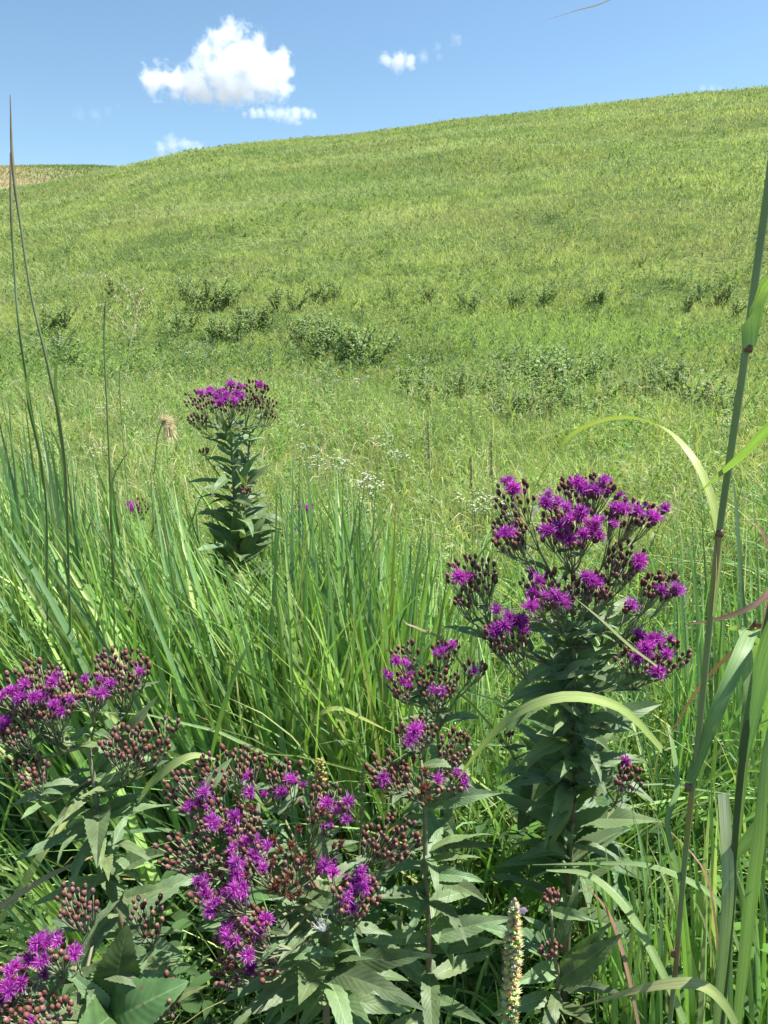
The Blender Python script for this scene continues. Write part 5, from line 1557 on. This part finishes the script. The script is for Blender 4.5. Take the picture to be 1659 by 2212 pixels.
def white_meshes(seed):
    rs = random.Random(seed)
    st, fls = MB(), []
    for k in range(7):
        fl = MB()
        a = rs.uniform(0, 6.283); sp = rs.uniform(.05, .34); h = rs.uniform(.72, 1.0)
        tip = Vector((math.cos(a) * sp, math.sin(a) * sp, h))
        st.tube(catmull([Vector((0, 0, 0)), tip * .5 + Vector((0, 0, .05)), tip], 5), .006, 4, (.22, .28, .12))
        for i in range(rs.randint(3, 6)):
            c = tip + Vector((rs.gauss(0, .05), rs.gauss(0, .05), rs.gauss(0, .02)))
            fl.tube([tip - Vector((0, 0, .06)), c], .003, 3, (.22, .28, .12))
            for j in range(5):
                aa = j * 1.257; v = Vector((math.cos(aa), math.sin(aa), .35)) * rs.uniform(.02, .034)
                s_ = v.cross(Vector((0, 0, 1))).normalized() * .013
                q = rs.uniform(.85, 1.05)
                fl.quad(c, c + v * .6 + s_, c + v, c + v * .6 - s_, (.82 * q, .82 * q, .68 * q))
        fls.append(fl.mesh("flower_cluster", M_WHITE, smooth=False))
    return st.mesh("stems", M_STEM), fls

WH = [white_meshes(i) for i in range(4)]
WP = K3([(120, 95, 0), (165, 80, 0), (200, 90, 0), (235, 105, 0), (280, 70, 0), (310, 60, 0), (150, 60, 0), (790, 100, 0), (830, 125, 0), (860, 90, 0), (905, 75, 0), (935, 120, 0), (885, 130, 0), (1425, 215, 0), (1470, 235, 0), (1530, 245, 0), (1550, 235, 0), (1380, 235, 0), (1300, 215, 0), (1340, 430, 0), (1320, 510, 0), (1345, 570, 0), (1370, 530, 0), (1450, 570, 0), (1490, 610, 0), (1400, 590, 0), (1640, 495, 0), (1590, 640, 0), (1605, 690, 0), (1440, 770, 0), (1500, 830, 0), (1575, 650, 0), (440, 520, 0), (640, 485, 0), (480, 350, 0), (230, 65, 0)])
WP += K4([(355, 745, 0), (400, 770, 0), (465, 740, 0), (420, 720, 0), (1475, 405, 0), (1450, 420, 0), (1600, 640, 0), (1640, 690, 0), (1615, 720, 0), (1545, 505, 0), (1490, 400, 0), (150, 170, 0), (560, 105, 0), (60, 545, 0), (10, 470, 0)])
WP += C2([(1050, 1275, 0), (1085, 1265, 0), (1110, 1270, 0), (1290, 508, 0), (1320, 506, 0), (700, 1050, 0), (720, 1055, 0), (880, 1060, 0), (1455, 815, 0), (1440, 1000, 0), (640, 1100, 0), (870, 690, 0), (330, 1250, 0), (400, 1245, 0), (20, 1075, 0), (1510, 1050, 0), (1550, 955, 0)])
WP += C1([(1140, 1030, 0), (1180, 1075, 0), (1230, 1090, 0), (1010, 1110, 0), (1310, 1050, 0), (1400, 1060, 0), (900, 1160, 0), (860, 1165, 0), (1480, 780, 0), (1580, 770, 0), (770, 1190, 0)])
WB = [(470, "scattered high on the hillside"), (560, "along the middle of the hillside"), (680, "at the foot of the hillside"), (760, "in the white meadow drift"), (860, "just behind the tall lone ironweed"), (9999, "near the big ironweeds")]
for b, its in bands(WP, WB).items():
    for i, (px, py, _) in enumerate(its):
        # foot lies below the flowers: find where a plant of height h puts its top at (px, py)
        h = .42
        for it in range(6):
            lo, hi = py, py + 600
            for k in range(24):
                m = (lo + hi) / 2
                p, d = ground_hit(px, m)
                top = project(np.array([[p.x, p.y, p.z + h]]))[1][0]
                if top < py: lo = m
                else: hi = m
            break
        r = thing("white_wildflower", "%s patch of tiny white flowers from the left, %s" % (ordw(i), b), "wildflower", p, "small white wildflowers")
        r.rotation_euler = (0, 0, random.uniform(0, 6.28))
        w = h * random.uniform(.5, .8) * (1 + d * .012)
        r.scale = (w, w, h)
        st, fl = WH[i % 4]
        obj("stems", st, r)
        for m_ in fl:
            obj("flower_cluster", m_, r)
